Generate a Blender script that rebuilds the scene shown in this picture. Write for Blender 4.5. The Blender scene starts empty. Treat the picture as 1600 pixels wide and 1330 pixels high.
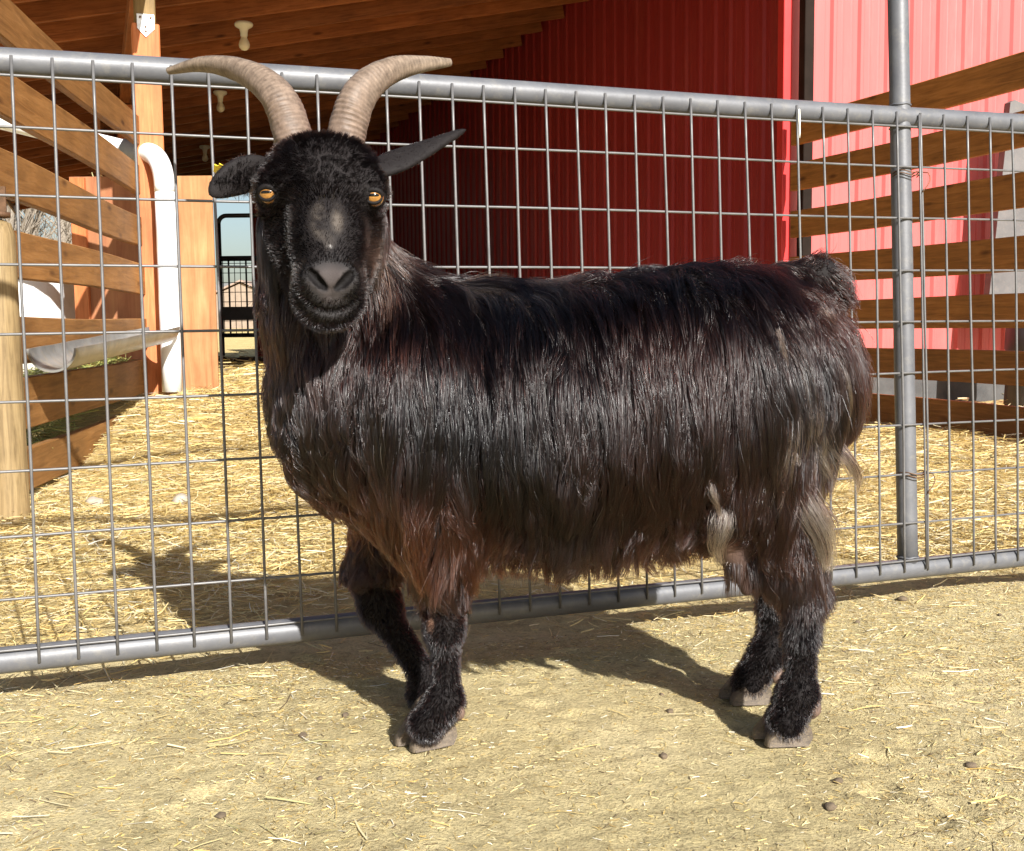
import bpy, bmesh, math, random, time
import numpy as np
from mathutils import Vector, Matrix
from mathutils.kdtree import KDTree

T0 = time.time()
rng = np.random.default_rng(7)
random.seed(7)
sc = bpy.context.scene
COL = sc.collection

# ------------------------------------------------------------------ camera
F_PX, CAM_H = 1780.0, 0.6426
PITCH, ROLL = math.radians(5.2), math.atan(0.010)
_Xc = np.array([math.cos(ROLL), -math.sin(ROLL), 0.0])
_up0 = np.array([-math.sin(ROLL), -math.cos(ROLL), 0.0])
_Zc = _up0 * math.cos(PITCH) - np.array([0, 0, 1.0]) * math.sin(PITCH)
_Yc = np.cross(_Zc, _Xc)
RW = np.stack([_Xc, _Yc, _Zc])            # camera axes (x right, y down, z forward) -> world


def ray(px, py):
    return RW @ np.array([(px - 800) / F_PX, (py - 665) / F_PX, 1.0])


def P(px, py, Y):
    """photo pixel at a known distance Y in front of the camera -> world point"""
    r = ray(px, py)
    return r * (Y / r[1]) + np.array([0, 0, CAM_H])


def G(px, py, z=0.0):
    """photo pixel on a horizontal surface of height z"""
    r = ray(px, py)
    return r * ((z - CAM_H) / r[2]) + np.array([0, 0, CAM_H])


cam = bpy.data.cameras.new('camera')
cam.sensor_fit = 'HORIZONTAL'
cam.sensor_width = 36.0
cam.lens = F_PX / 1600 * 36.0
cam.clip_start, cam.clip_end = 0.05, 3000.0
cam_ob = bpy.data.objects.new('camera', cam)
COL.objects.link(cam_ob)
cm = RW @ np.diag([1, -1, -1.0])
M4 = Matrix.Identity(4)
for i in range(3):
    for j in range(3):
        M4[i][j] = cm[i][j]
M4.translation = Vector((0, 0, CAM_H))
cam_ob.matrix_world = M4
sc.camera = cam_ob

# ------------------------------------------------------------------ light
SUN_TO = Vector((0.75, -1.5, 1.0)).normalized()
ELEV = math.asin(SUN_TO.z)
world = bpy.data.worlds.new('World')
sc.world = world
world.use_nodes = True
wn = world.node_tree.nodes
wl = world.node_tree.links
sky = wn.new('ShaderNodeTexSky')
sky.sky_type = 'NISHITA'
sky.sun_disc = False
sky.sun_elevation = ELEV
sky.sun_rotation = math.atan2(SUN_TO.x, SUN_TO.y)
sky.altitude = 300
sky.air_density = 1.0
sky.dust_density = 2.5
bg = wn['Background']
bg.inputs['Strength'].default_value = 0.06
wl.new(sky.outputs[0], bg.inputs['Color'])
sl = bpy.data.lights.new('sun', 'SUN')
sl.energy = 5.0
sl.angle = math.radians(0.53)
sl.color = (1.0, 0.97, 0.92)
sun = bpy.data.objects.new('sun', sl)
COL.objects.link(sun)
sun.rotation_euler = SUN_TO.to_track_quat('Z', 'Y').to_euler()
sc.view_settings.view_transform = 'Standard'
sc.view_settings.look = 'None'
sc.view_settings.gamma = 1.0
sc.view_settings.use_curve_mapping = False
sc.view_settings.exposure = 1.1
sc.cycles.use_denoising = True
sc.cycles.max_bounces = 6
sc.cycles.transmission_bounces = 3
sc.cycles.diffuse_bounces = 4
sc.cycles.glossy_bounces = 3
sc.cycles.transparent_max_bounces = 12
sc.cycles.sample_clamp_indirect = 6.0
sc.cycles_curves.shape = 'RIBBONS'
sc.cycles_curves.subdivisions = 2

# ------------------------------------------------------------------ materials


def new_mat(name):
    m = bpy.data.materials.new(name)
    m.use_nodes = True
    nt = m.node_tree
    return m, nt, nt.nodes, nt.links, nt.nodes['Principled BSDF']


def nd(nodes, t, **kw):
    n = nodes.new(t)
    for k, v in kw.items():
        if k in n.inputs.keys():
            n.inputs[k].default_value = v
        else:
            setattr(n, k, v)
    return n


def ramp(nodes, stops):
    r = nodes.new('ShaderNodeValToRGB')
    el = r.color_ramp.elements
    el[0].position, el[0].color = stops[0][0], (*stops[0][1], 1)
    el[1].position, el[1].color = stops[-1][0], (*stops[-1][1], 1)
    for p, c in stops[1:-1]:
        e = el.new(p)
        e.color = (*c, 1)
    return r


def obj_coords(nodes, links, scale, rand=True):
    tc = nodes.new('ShaderNodeTexCoord')
    mp = nodes.new('ShaderNodeMapping')
    mp.inputs['Scale'].default_value = scale
    links.new(tc.outputs['Object'], mp.inputs['Vector'])
    if rand:
        oi = nodes.new('ShaderNodeObjectInfo')
        mu = nd(nodes, 'ShaderNodeMath', operation='MULTIPLY')
        mu.inputs[1].default_value = 37.0
        links.new(oi.outputs['Random'], mu.inputs[0])
        links.new(mu.outputs[0], mp.inputs['Location'])
    return mp


def wood_mat(name, dark, mid, light, rough=0.62, knots=True, spec=0.3, grain=1.0, upright=False):
    m, nt, n, l, b = new_mat(name)
    mp = obj_coords(n, l, (30 * grain, 30 * grain, 2.0 * grain) if upright else (1.6 * grain, 22 * grain, 22 * grain))
    nz = nd(n, 'ShaderNodeTexNoise', Scale=2.2, Detail=9.0, Roughness=0.62, Distortion=0.9)
    l.new(mp.outputs[0], nz.inputs['Vector'])
    r = ramp(n, [(0.30, dark), (0.52, mid), (0.72, light)])
    l.new(nz.outputs['Fac'], r.inputs[0])
    col = r.outputs[0]
    mp2 = obj_coords(n, l, (2.2, 2.6, 2.6))
    nz2 = nd(n, 'ShaderNodeTexNoise', Scale=1.3, Detail=5.0, Roughness=0.6)
    l.new(mp2.outputs[0], nz2.inputs['Vector'])
    mx = nd(n, 'ShaderNodeMix', data_type='RGBA', blend_type='MULTIPLY')
    r2 = ramp(n, [(0.3, (0.62, 0.6, 0.58)), (0.7, (1.12, 1.1, 1.08))])
    l.new(nz2.outputs['Fac'], r2.inputs[0])
    mx.inputs[0].default_value = 0.8
    l.new(col, mx.inputs[6])
    l.new(r2.outputs[0], mx.inputs[7])
    col = mx.outputs[2]
    if knots:
        vo = nd(n, 'ShaderNodeTexVoronoi', Scale=1.0)
        mp3 = obj_coords(n, l, (2.6, 9.0, 9.0))
        l.new(mp3.outputs[0], vo.inputs['Vector'])
        r3 = ramp(n, [(0.05, (0.25, 0.18, 0.14)), (0.16, (1, 1, 1))])
        l.new(vo.outputs['Distance'], r3.inputs[0])
        mx3 = nd(n, 'ShaderNodeMix', data_type='RGBA', blend_type='MULTIPLY')
        mx3.inputs[0].default_value = 0.85
        l.new(col, mx3.inputs[6])
        l.new(r3.outputs[0], mx3.inputs[7])
        col = mx3.outputs[2]
    oi2 = n.new('ShaderNodeObjectInfo')
    mr = nd(n, 'ShaderNodeMapRange')
    mr.inputs[3].default_value, mr.inputs[4].default_value = 0.78, 1.14
    l.new(oi2.outputs['Random'], mr.inputs[0])
    mxv = nd(n, 'ShaderNodeVectorMath', operation='SCALE')
    l.new(col, mxv.inputs[0])
    l.new(mr.outputs[0], mxv.inputs['Scale'])
    l.new(mxv.outputs[0], b.inputs['Base Color'])
    b.inputs['Roughness'].default_value = rough
    b.inputs['Specular IOR Level'].default_value = spec
    bp = nd(n, 'ShaderNodeBump', Strength=0.35, Distance=0.004)
    l.new(nz.outputs['Fac'], bp.inputs['Height'])
    l.new(bp.outputs[0], b.inputs['Normal'])
    return m


def paint_mat(name, c0, c1, rough, metallic=0.0, spec=0.5, nscale=6.0, bump=0.15, stretch=(1, 1, 1), coat=0.0, dirt=None, dirt_amt=0.5):
    m, nt, n, l, b = new_mat(name)
    mp = obj_coords(n, l, stretch)
    nz = nd(n, 'ShaderNodeTexNoise', Scale=nscale, Detail=8.0, Roughness=0.6)
    l.new(mp.outputs[0], nz.inputs['Vector'])
    r = ramp(n, [(0.32, c0), (0.68, c1)])
    l.new(nz.outputs['Fac'], r.inputs[0])
    col = r.outputs[0]
    if dirt:
        nz2 = nd(n, 'ShaderNodeTexNoise', Scale=nscale * 3.7, Detail=6.0, Roughness=0.7)
        l.new(mp.outputs[0], nz2.inputs['Vector'])
        r2 = ramp(n, [(0.52, (0, 0, 0)), (0.68, (dirt_amt,) * 3)])
        l.new(nz2.outputs['Fac'], r2.inputs[0])
        mx = nd(n, 'ShaderNodeMix', data_type='RGBA')
        l.new(r2.outputs[0], mx.inputs[0])
        l.new(col, mx.inputs[6])
        mx.inputs[7].default_value = (*dirt, 1)
        col = mx.outputs[2]
    l.new(col, b.inputs['Base Color'])
    b.inputs['Roughness'].default_value = rough
    b.inputs['Metallic'].default_value = metallic
    b.inputs['Specular IOR Level'].default_value = spec
    b.inputs['Coat Weight'].default_value = coat
    if bump:
        bp = nd(n, 'ShaderNodeBump', Strength=bump, Distance=0.003)
        nz3 = nd(n, 'ShaderNodeTexNoise', Scale=nscale * 9, Detail=4.0)
        l.new(mp.outputs[0], nz3.inputs['Vector'])
        l.new(nz3.outputs['Fac'], bp.inputs['Height'])
        l.new(bp.outputs[0], b.inputs['Normal'])
    return m


MAT = {}
MAT['cedar'] = wood_mat('cedar_stain', (0.20, 0.090, 0.024), (0.295, 0.142, 0.042), (0.37, 0.19, 0.066))
MAT['cedar_b'] = wood_mat('cedar_stain_brown', (0.21, 0.085, 0.022), (0.34, 0.142, 0.036), (0.43, 0.19, 0.06))
MAT['redwood'] = wood_mat('post_redwood', (0.40, 0.125, 0.04), (0.52, 0.17, 0.06), (0.60, 0.23, 0.09), knots=False)
MAT['rafter'] = wood_mat('rafter_fir', (0.22, 0.068, 0.022), (0.35, 0.118, 0.040), (0.43, 0.16, 0.060))
MAT['deck'] = wood_mat('roof_deck', (0.19, 0.058, 0.020), (0.27, 0.087, 0.030), (0.33, 0.117, 0.042))
MAT['oldpost'] = wood_mat('treated_post', (0.13, 0.088, 0.040), (0.25, 0.178, 0.085), (0.33, 0.245, 0.125), knots=False, grain=1.2, upright=True)
MAT['ply'] = wood_mat('plywood', (0.27, 0.115, 0.045), (0.40, 0.195, 0.085), (0.47, 0.26, 0.125), knots=False, grain=0.42)
MAT['ply_d'] = wood_mat('plywood_red', (0.30, 0.11, 0.05), (0.40, 0.17, 0.08), (0.46, 0.22, 0.10), knots=False, grain=0.35)
MAT['beam'] = wood_mat('header_beam_wood', (0.16, 0.10, 0.035), (0.24, 0.155, 0.055), (0.30, 0.20, 0.08), knots=False)
MAT['gatepaint'] = paint_mat('gate_grey_paint', (0.088, 0.090, 0.099), (0.125, 0.128, 0.138), 0.48, metallic=0.1, spec=0.5, nscale=13, bump=0.1, dirt=(0.24, 0.22, 0.18), dirt_amt=0.26)
MAT['wire'] = paint_mat('gate_wire_paint', (0.10, 0.098, 0.098), (0.15, 0.145, 0.143), 0.42, metallic=0.2, spec=0.5, nscale=30, bump=0.05)
MAT['tiewire'] = paint_mat('rusty_tie_wire', (0.10, 0.055, 0.03), (0.18, 0.10, 0.055), 0.6, metallic=0.5, nscale=40)
MAT['galv'] = paint_mat('galvanised_plate', (0.42, 0.44, 0.46), (0.55, 0.57, 0.60), 0.4, metallic=0.6, nscale=25)
MAT['redlit'] = paint_mat('red_siding_sunlit', (0.52, 0.085, 0.082), (0.57, 0.115, 0.110), 0.42, spec=0.5, nscale=1.2, bump=0.03, stretch=(1, 1, 0.25), dirt=(0.52, 0.15, 0.14), dirt_amt=0.4)  # front siding, sunlight's pale pink put into the colour
MAT['red'] = paint_mat('red_siding_shaded', (0.23, 0.017, 0.020), (0.28, 0.025, 0.028), 0.50, spec=0.3, nscale=1.2, bump=0.03, stretch=(1, 1, 0.25), dirt=(0.30, 0.05, 0.045), dirt_amt=0.35)  # same siding for the unlit walls, shade put into the colour
MAT['redtrim'] = paint_mat('red_trim', (0.55, 0.03, 0.03), (0.60, 0.04, 0.04), 0.4, nscale=3)
MAT['concrete'] = paint_mat('concrete', (0.055, 0.054, 0.054), (0.085, 0.083, 0.082), 0.85, spec=0.2, nscale=8, bump=0.5)  # darkened so that the footing looks shaded
MAT['pvc'] = paint_mat('white_pvc', (0.76, 0.77, 0.78), (0.82, 0.83, 0.84), 0.32, nscale=4, bump=0.02, dirt=(0.5, 0.45, 0.36), dirt_amt=0.25)
MAT['pvc_in'] = paint_mat('chewed_pvc', (0.13, 0.128, 0.118), (0.27, 0.265, 0.25), 0.33, nscale=7, bump=0.2, stretch=(0.25, 1, 1), dirt=(0.30, 0.25, 0.17), dirt_amt=0.7)
MAT['rubber'] = paint_mat('grey_rubber', (0.22, 0.23, 0.25), (0.30, 0.31, 0.33), 0.6, nscale=8)
MAT['blackplastic'] = paint_mat('black_plastic', (0.012, 0.012, 0.014), (0.03, 0.03, 0.03), 0.5, nscale=8)
MAT['darkpipe'] = paint_mat('dark_pipe', (0.02, 0.022, 0.028), (0.04, 0.04, 0.05), 0.45, nscale=8)
MAT['darkbrown'] = paint_mat('dark_brown_paint', (0.012, 0.008, 0.006), (0.020, 0.013, 0.010), 0.8, spec=0.1, nscale=6)
MAT['greysheet'] = paint_mat('weathered_sheet', (0.085, 0.080, 0.080), (0.14, 0.132, 0.13), 0.7, nscale=4, bump=0.3, dirt=(0.18, 0.155, 0.14), dirt_amt=0.6)
MAT['tank'] = paint_mat('white_poly_tank', (0.68, 0.69, 0.68), (0.80, 0.80, 0.79), 0.45, nscale=3, dirt=(0.5, 0.48, 0.40), dirt_amt=0.3)
MAT['ceramic'] = paint_mat('lamp_porcelain', (0.74, 0.72, 0.62), (0.82, 0.80, 0.72), 0.25, nscale=3, bump=0.0)
MAT['stucco'] = paint_mat('house_stucco', (0.22, 0.17, 0.13), (0.28, 0.22, 0.17), 0.9, nscale=2)
MAT['roofshingle'] = paint_mat('house_roof', (0.22, 0.16, 0.13), (0.33, 0.25, 0.20), 0.9, nscale=2)
MAT['bark'] = paint_mat('bare_bark', (0.17, 0.14, 0.11), (0.30, 0.26, 0.21), 0.9, nscale=12)
MAT['hill'] = paint_mat('dry_hills', (0.20, 0.20, 0.19), (0.32, 0.30, 0.26), 0.95, nscale=0.02, bump=0.0)
MAT['dropping'] = paint_mat('dung', (0.075, 0.055, 0.034), (0.17, 0.125, 0.08), 0.9, nscale=60, bump=0.6)
MAT['pebble'] = paint_mat('pebble', (0.28, 0.24, 0.19), (0.42, 0.37, 0.30), 0.85, nscale=40, bump=0.5)
MAT['window'] = paint_mat('dark_window', (0.05, 0.06, 0.07), (0.08, 0.09, 0.10), 0.1, nscale=3, bump=0)

# glass for the bulbs
m, nt, n, l, b = new_mat('frosted_bulb')
b.inputs['Base Color'].default_value = (0.80, 0.74, 0.60, 1)
b.inputs['Roughness'].default_value = 0.18
b.inputs['Subsurface Weight'].default_value = 0.3
b.inputs['Subsurface Radius'].default_value = (0.02, 0.015, 0.01)
MAT['bulb'] = m


def attr_mat(name, attr, rough=0.8, spec=0.25, bump=0.0, translucent=0.0):
    m, nt, n, l, b = new_mat(name)
    a = nd(n, 'ShaderNodeAttribute', attribute_name=attr)
    l.new(a.outputs['Color'], b.inputs['Base Color'])
    b.inputs['Roughness'].default_value = rough
    b.inputs['Specular IOR Level'].default_value = spec
    if translucent:
        out = n['Material Output']
        tr = n.new('ShaderNodeBsdfTranslucent')
        l.new(a.outputs['Color'], tr.inputs['Color'])
        mx = n.new('ShaderNodeMixShader')
        mx.inputs[0].default_value = translucent
        l.new(b.outputs[0], mx.inputs[1])
        l.new(tr.outputs[0], mx.inputs[2])
        l.new(mx.outputs[0], out.inputs['Surface'])
    return m


MAT['straw'] = attr_mat('straw_stalk', 'tint', 0.5, 0.4, translucent=0.2)

# ground: dry dirt with trodden chaff
m, nt, n, l, b = new_mat('dry_ground')
tc = n.new('ShaderNodeTexCoord')
n1 = nd(n, 'ShaderNodeTexNoise', Scale=1.7, Detail=8.0, Roughness=0.6)
n2 = nd(n, 'ShaderNodeTexNoise', Scale=26.0, Detail=10.0, Roughness=0.72)
n3 = nd(n, 'ShaderNodeTexNoise', Scale=170.0, Detail=6.0, Roughness=0.7)
for q in (n1, n2, n3):
    l.new(tc.outputs['Object'], q.inputs['Vector'])
r1 = ramp(n, [(0.28, (0.40, 0.325, 0.170)), (0.5, (0.54, 0.450, 0.245)), (0.72, (0.64, 0.545, 0.325))])
l.new(n1.outputs['Fac'], r1.inputs[0])
r2 = ramp(n, [(0.28, (0.60, 0.58, 0.55)), (0.5, (1.0, 1.0, 1.0)), (0.75, (1.22, 1.2, 1.12))])
l.new(n2.outputs['Fac'], r2.inputs[0])
mx = nd(n, 'ShaderNodeMix', data_type='RGBA', blend_type='MULTIPLY')
mx.inputs[0].default_value = 1.0
l.new(r1.outputs[0], mx.inputs[6])
l.new(r2.outputs[0], mx.inputs[7])
r3 = ramp(n, [(0.30, (0.55, 0.52, 0.48)), (0.48, (1, 1, 1)), (0.72, (1.25, 1.22, 1.15))])
l.new(n3.outputs['Fac'], r3.inputs[0])
mx2 = nd(n, 'ShaderNodeMix', data_type='RGBA', blend_type='MULTIPLY')
mx2.inputs[0].default_value = 0.9
l.new(mx.outputs[2], mx2.inputs[6])
l.new(r3.outputs[0], mx2.inputs[7])
ab = nd(n, 'ShaderNodeAttribute', attribute_name='bed')
mxb = nd(n, 'ShaderNodeMix', data_type='RGBA', blend_type='MULTIPLY')
mxb.inputs[7].default_value = (1.08, 0.98, 0.80, 1)
l.new(ab.outputs['Fac'], mxb.inputs[0])
l.new(mx2.outputs[2], mxb.inputs[6])
am = nd(n, 'ShaderNodeAttribute', attribute_name='muck_shade')
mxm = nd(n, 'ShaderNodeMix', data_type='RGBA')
mxm.inputs[7].default_value = (0.085, 0.062, 0.038, 1)  # packed manure tone, mostly standing in for the shelter's shade
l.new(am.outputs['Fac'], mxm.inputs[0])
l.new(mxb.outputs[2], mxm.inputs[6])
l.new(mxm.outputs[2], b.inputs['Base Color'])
b.inputs['Roughness'].default_value = 0.95
b.inputs['Specular IOR Level'].default_value = 0.1
ad = nd(n, 'ShaderNodeMath', operation='ADD')
l.new(n2.outputs['Fac'], ad.inputs[0])
l.new(n3.outputs['Fac'], ad.inputs[1])
bp = nd(n, 'ShaderNodeBump', Strength=0.9, Distance=0.012)
l.new(ad.outputs[0], bp.inputs['Height'])
l.new(bp.outputs[0], b.inputs['Normal'])
MAT['ground'] = m

# ------------------------------------------------------------------ object helpers
WM = {}


def link(o, world_m=None, parent=None):
    COL.objects.link(o)
    wmx = world_m or Matrix.Identity(4)
    WM[o.name] = wmx
    if parent is not None:
        o.parent = parent
        o.matrix_parent_inverse = WM[parent.name].inverted()
    o.matrix_basis = wmx
    return o


def thing(name, label, cat, loc=(0, 0, 0), group=None):
    o = bpy.data.objects.new(name, None)
    o.empty_display_size = 0.05
    link(o, Matrix.Translation(Vector(loc)))
    return tag(o, label, cat, group)


def tag(o, label, cat, group=None, kind=None):
    if label:
        o['label'] = label
    if cat:
        o['category'] = cat
    if group:
        o['group'] = group
    if kind:
        o['kind'] = kind
    return o


def mesh_obj(name, verts, faces, mat, parent=None, wm=None, smooth=False):
    me = bpy.data.meshes.new(name)
    me.from_pydata([tuple(map(float, v)) for v in verts], [], [tuple(f) for f in faces])
    me.materials.append(MAT[mat] if isinstance(mat, str) else mat)
    if smooth:
        me.polygons.foreach_set('use_smooth', [True] * len(me.polygons))
    me.update()
    return link(bpy.data.objects.new(name, me), wm, parent)


def fast_mesh(name, V, Fq, mat, parent=None, smooth=False, wm=None, loops=4):
    """numpy arrays -> mesh object (all faces with the same number of corners)"""
    me = bpy.data.meshes.new(name)
    nv, nf = len(V), len(Fq)
    me.vertices.add(nv)
    me.vertices.foreach_set('co', np.ascontiguousarray(V, np.float32).ravel())
    me.loops.add(nf * loops)
    me.loops.foreach_set('vertex_index', np.ascontiguousarray(Fq, np.int32).ravel())
    me.polygons.add(nf)
    me.polygons.foreach_set('loop_start', np.arange(0, nf * loops, loops, dtype=np.int32))
    if smooth:
        me.polygons.foreach_set('use_smooth', np.ones(nf, bool))
    me.update(calc_edges=True)
    me.validate()
    me.materials.append(MAT[mat] if isinstance(mat, str) else mat)
    return link(bpy.data.objects.new(name, me), wm, parent)


def bm_obj(name, bm, mat, parent=None, wm=None, smooth=False):
    me = bpy.data.meshes.new(name)
    bmesh.ops.recalc_face_normals(bm, faces=bm.faces)
    bm.to_mesh(me)
    bm.free()
    me.materials.append(MAT[mat] if isinstance(mat, str) else mat)
    if smooth:
        me.polygons.foreach_set('use_smooth', [True] * len(me.polygons))
    return link(bpy.data.objects.new(name, me), wm, parent)


def frame(a, x, zhint=(0, 0, 1)):
    """matrix at a with local x along x"""
    x = Vector(x).normalized()
    z = Vector(zhint)
    y = z.cross(x).normalized()
    z = x.cross(y).normalized()
    mt = Matrix((x, y, z)).transposed().to_4x4()
    mt.translation = Vector(a)
    return mt


def board(name, a, b, thick, high, mat, parent=None, up=(0, 0, 1), bevel=0.004, warp=0.0):
    """timber from a to b (centre line); local x along it, local y = thickness, local z = height"""
    a, b = Vector(a), Vector(b)
    L = (b - a).length
    bm = bmesh.new()
    bmesh.ops.create_cube(bm, size=1.0)
    bmesh.ops.scale(bm, vec=(L, thick, high), verts=bm.verts)
    if bevel:
        bmesh.ops.bevel(bm, geom=list(bm.edges), offset=bevel, segments=1, affect='EDGES')
    if warp:
        bmesh.ops.subdivide_edges(bm, edges=[e for e in bm.edges if e.calc_length() > L * 0.6], cuts=10, use_grid_fill=True)
        ph, am = random.uniform(0, 6), random.uniform(0.5, 1) * warp
        for v in bm.verts:
            v.co.z += am * math.sin(ph + v.co.x * 2.2)
            v.co.y += am * 0.7 * math.sin(ph * 2 + v.co.x * 1.7)
    return bm_obj(name, bm, mat, parent, frame((a + b) / 2, b - a, up))


def tube_mesh(pts, rad, seg=10, caps=True):
    pts = np.array(pts, float)
    k = len(pts)
    rad = np.full(k, rad) if np.isscalar(rad) else np.array(rad, float)
    tan = np.gradient(pts, axis=0)
    tan /= np.linalg.norm(tan, axis=1)[:, None]
    up = np.array([0, 0, 1.0]) if abs(tan[0][2]) < 0.9 else np.array([1.0, 0, 0])
    V, Fc = [], []
    x = np.cross(tan[0], up)
    for i in range(k):
        x = x - tan[i] * (x @ tan[i])
        x /= np.linalg.norm(x)
        y = np.cross(tan[i], x)
        for j in range(seg):
            a = 2 * math.pi * j / seg
            V.append(pts[i] + rad[i] * (math.cos(a) * x + math.sin(a) * y))
    for i in range(k - 1):
        for j in range(seg):
            j2 = (j + 1) % seg
            Fc.append((i * seg + j, i * seg + j2, (i + 1) * seg + j2, (i + 1) * seg + j))
    if caps:
        Fc.append(tuple(range(seg - 1, -1, -1)))
        Fc.append(tuple((k - 1) * seg + j for j in range(seg)))
    return V, Fc


def tube(name, pts, rad, mat, parent=None, seg=10, smooth=True):
    V, Fc = tube_mesh(pts, rad, seg)
    o = mesh_obj(name, V, Fc, mat, parent, smooth=smooth)
    for p in o.data.polygons:
        if len(p.vertices) > 4:
            p.use_smooth = False
    return o


def lathe(name, profile, mat, parent=None, wm=None, seg=20):
    V, Fc = [], []
    for (r, z) in profile:
        for j in range(seg):
            a = 2 * math.pi * j / seg
            V.append((r * math.cos(a), r * math.sin(a), z))
    for i in range(len(profile) - 1):
        for j in range(seg):
            j2 = (j + 1) % seg
            Fc.append((i * seg + j, i * seg + j2, (i + 1) * seg + j2, (i + 1) * seg + j))
    Fc.append(tuple(range(seg)))
    Fc.append(tuple((len(profile) - 1) * seg + j for j in range(seg)))
    return mesh_obj(name, V, Fc, mat, parent, wm, smooth=True)


def arc(c, r, a0, a1, n, ex, ez):
    c, ex, ez = (np.array(v, float) for v in (c, ex, ez))
    return [c + r * (math.cos(t) * ex + math.sin(t) * ez) for t in np.linspace(a0, a1, n)]


# smooth pseudo-noise for numpy arrays (n,3)
_NK = rng.normal(size=(14, 3))
_NP = rng.uniform(0, 6.28, 14)


def snoise(p, freq, seed=0):
    k = np.roll(_NK, seed, axis=0) * freq
    return np.sin(p @ k.T + np.roll(_NP, seed * 3 + 1)).sum(1) / 3.7


# ------------------------------------------------------------------ world layout
U = np.array([0.9399, 0.3414, 0.0])         # along the gate and the barn front
D2 = np.array([-0.3414, 0.9399, 0.0])       # into the shelter
CORNER = np.array([1.965, 8.12, 0.0])        # barn corner
POST = np.array([-1.99, 6.42, 0.0])         # shelter's front post
WID = 4.35                                  # shelter width


def sstep(a, b, x):
    t = np.clip((x - a) / (b - a), 0, 1)
    return t * t * (3 - 2 * t)


_hr = np.random.default_rng(21)
HOOFPRINTS = [(float(a), float(b), float(c)) for a, b, c in zip(_hr.uniform(-0.85, 1.2, 26), _hr.uniform(1.25, 2.2, 26), _hr.uniform(0, 3.1, 26))]


def ground_z(x, y):
    x, y = np.asarray(x, float), np.asarray(y, float)
    z = 0.23 * sstep(3.7, 6.4, y) * (1 - sstep(-0.9, 1.2, x)) * (1 - sstep(14, 20, y))
    far = sstep(1.9, 3.0, y)
    z = z + 0.018 * far * (np.sin(x * 3.1 + 1) * np.sin(y * 2.3) + 0.6 * np.sin(x * 7 + y * 5)) * (1 - sstep(20, 30, y))
    z = z + 0.0035 * (np.sin(x * 9 + 2 * np.sin(y * 5)) * np.sin(y * 11 + x * 3)) * (1 - far)
    w = x * 31 + 3 * np.sin(y * 17)
    z = z + 0.0022 * (np.sin(w) * np.sin(y * 37 + 2 * np.sin(x * 23)) + 0.7 * np.sin(x * 71 + 2 * np.sin(y * 53)) * np.sin(y * 83 + x * 11)) * (1 - far)
    for (hx, hy, an) in HOOFPRINTS:
        c_, s_ = math.cos(an), math.sin(an)
        a_ = ((x - hx) * c_ + (y - hy) * s_) / 0.034
        b_ = (-(x - hx) * s_ + (y - hy) * c_) / 0.024
        r2 = a_ * a_ + b_ * b_
        z = z - 0.007 * np.exp(-r2 * r2) + 0.003 * np.exp(-(np.sqrt(r2) - 1.35) ** 2 / 0.06)
    return z


def nonuni(segments):
    out = []
    for a, b_, k in segments:
        out += list(np.linspace(a, b_, k, endpoint=False))
    return np.array(out + [segments[-1][1]])


xs = nonuni([(-900, -60, 10), (-60, -10, 12), (-10, -2.5, 50), (-2.5, -1.2, 40), (-1.2, 1.6, 260), (1.6, 2.5, 30), (2.5, 10, 18), (10, 60, 12), (60, 900, 10)])
ys = nonuni([(-400, -10, 8), (-10, 0.5, 10), (0.5, 1.1, 10), (1.1, 2.7, 170), (2.7, 7, 140), (7, 20, 90), (20, 80, 14), (80, 1500, 12)])
XX, YY = np.meshgrid(xs, ys, indexing='ij')
ZZ = ground_z(XX, YY)
V = np.stack([XX, YY, ZZ], -1).reshape(-1, 3)
nx_, ny_ = len(xs), len(ys)
idx = np.arange(nx_ * ny_).reshape(nx_, ny_)
Fq = np.stack([idx[:-1, :-1], idx[1:, :-1], idx[1:, 1:], idx[:-1, 1:]], -1).reshape(-1, 4)
g = fast_mesh('ground', V, Fq, 'ground', smooth=True)
ba_ = g.data.attributes.new('bed', 'FLOAT', 'POINT')
ba_.data.foreach_set('value', sstep(0.0, 1.0, (V[:, 1] - 1.87) - (V[:, 0] + 0.8) * 0.3646).astype(np.float32))
g['kind'] = 'structure'


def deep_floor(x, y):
    """1 on the packed floor deep inside the shelter, where shade is painted in"""
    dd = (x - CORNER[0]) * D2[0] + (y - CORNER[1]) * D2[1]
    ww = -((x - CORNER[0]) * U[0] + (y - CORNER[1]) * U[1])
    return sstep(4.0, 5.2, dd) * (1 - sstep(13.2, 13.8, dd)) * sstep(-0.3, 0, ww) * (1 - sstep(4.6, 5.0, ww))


mk_ = g.data.attributes.new('muck_shade', 'FLOAT', 'POINT')
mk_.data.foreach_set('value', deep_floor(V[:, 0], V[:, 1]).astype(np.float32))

# ------------------------------------------------------------------ red barn
barn = thing('barn', 'red ribbed metal barn on a low concrete footing, sunlit behind the right fence', 'barn', CORNER)
FOOT = 0.25


def rib_profile(w, pitch=0.2286, h=0.019):
    """(s, height) along one sheet"""
    out = [(0.0, 0.0)]
    k = int(round(w / pitch))
    for i in range(k):
        c = (i + 0.5) * pitch
        out += [(c - 0.030, 0.0), (c - 0.012, h), (c + 0.012, h), (c + 0.030, 0.0)]
        for q in (0.076, 0.1143 + 0.038):
            m_ = c + q - 0.0
            if m_ + 0.012 < (i + 1.5) * pitch - 0.032 and m_ + 0.012 < w:
                out += [(m_ - 0.010, 0.0), (m_ - 0.004, 0.003), (m_ + 0.004, 0.003), (m_ + 0.010, 0.0)]
    out.append((w, 0.0))
    return out


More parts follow.
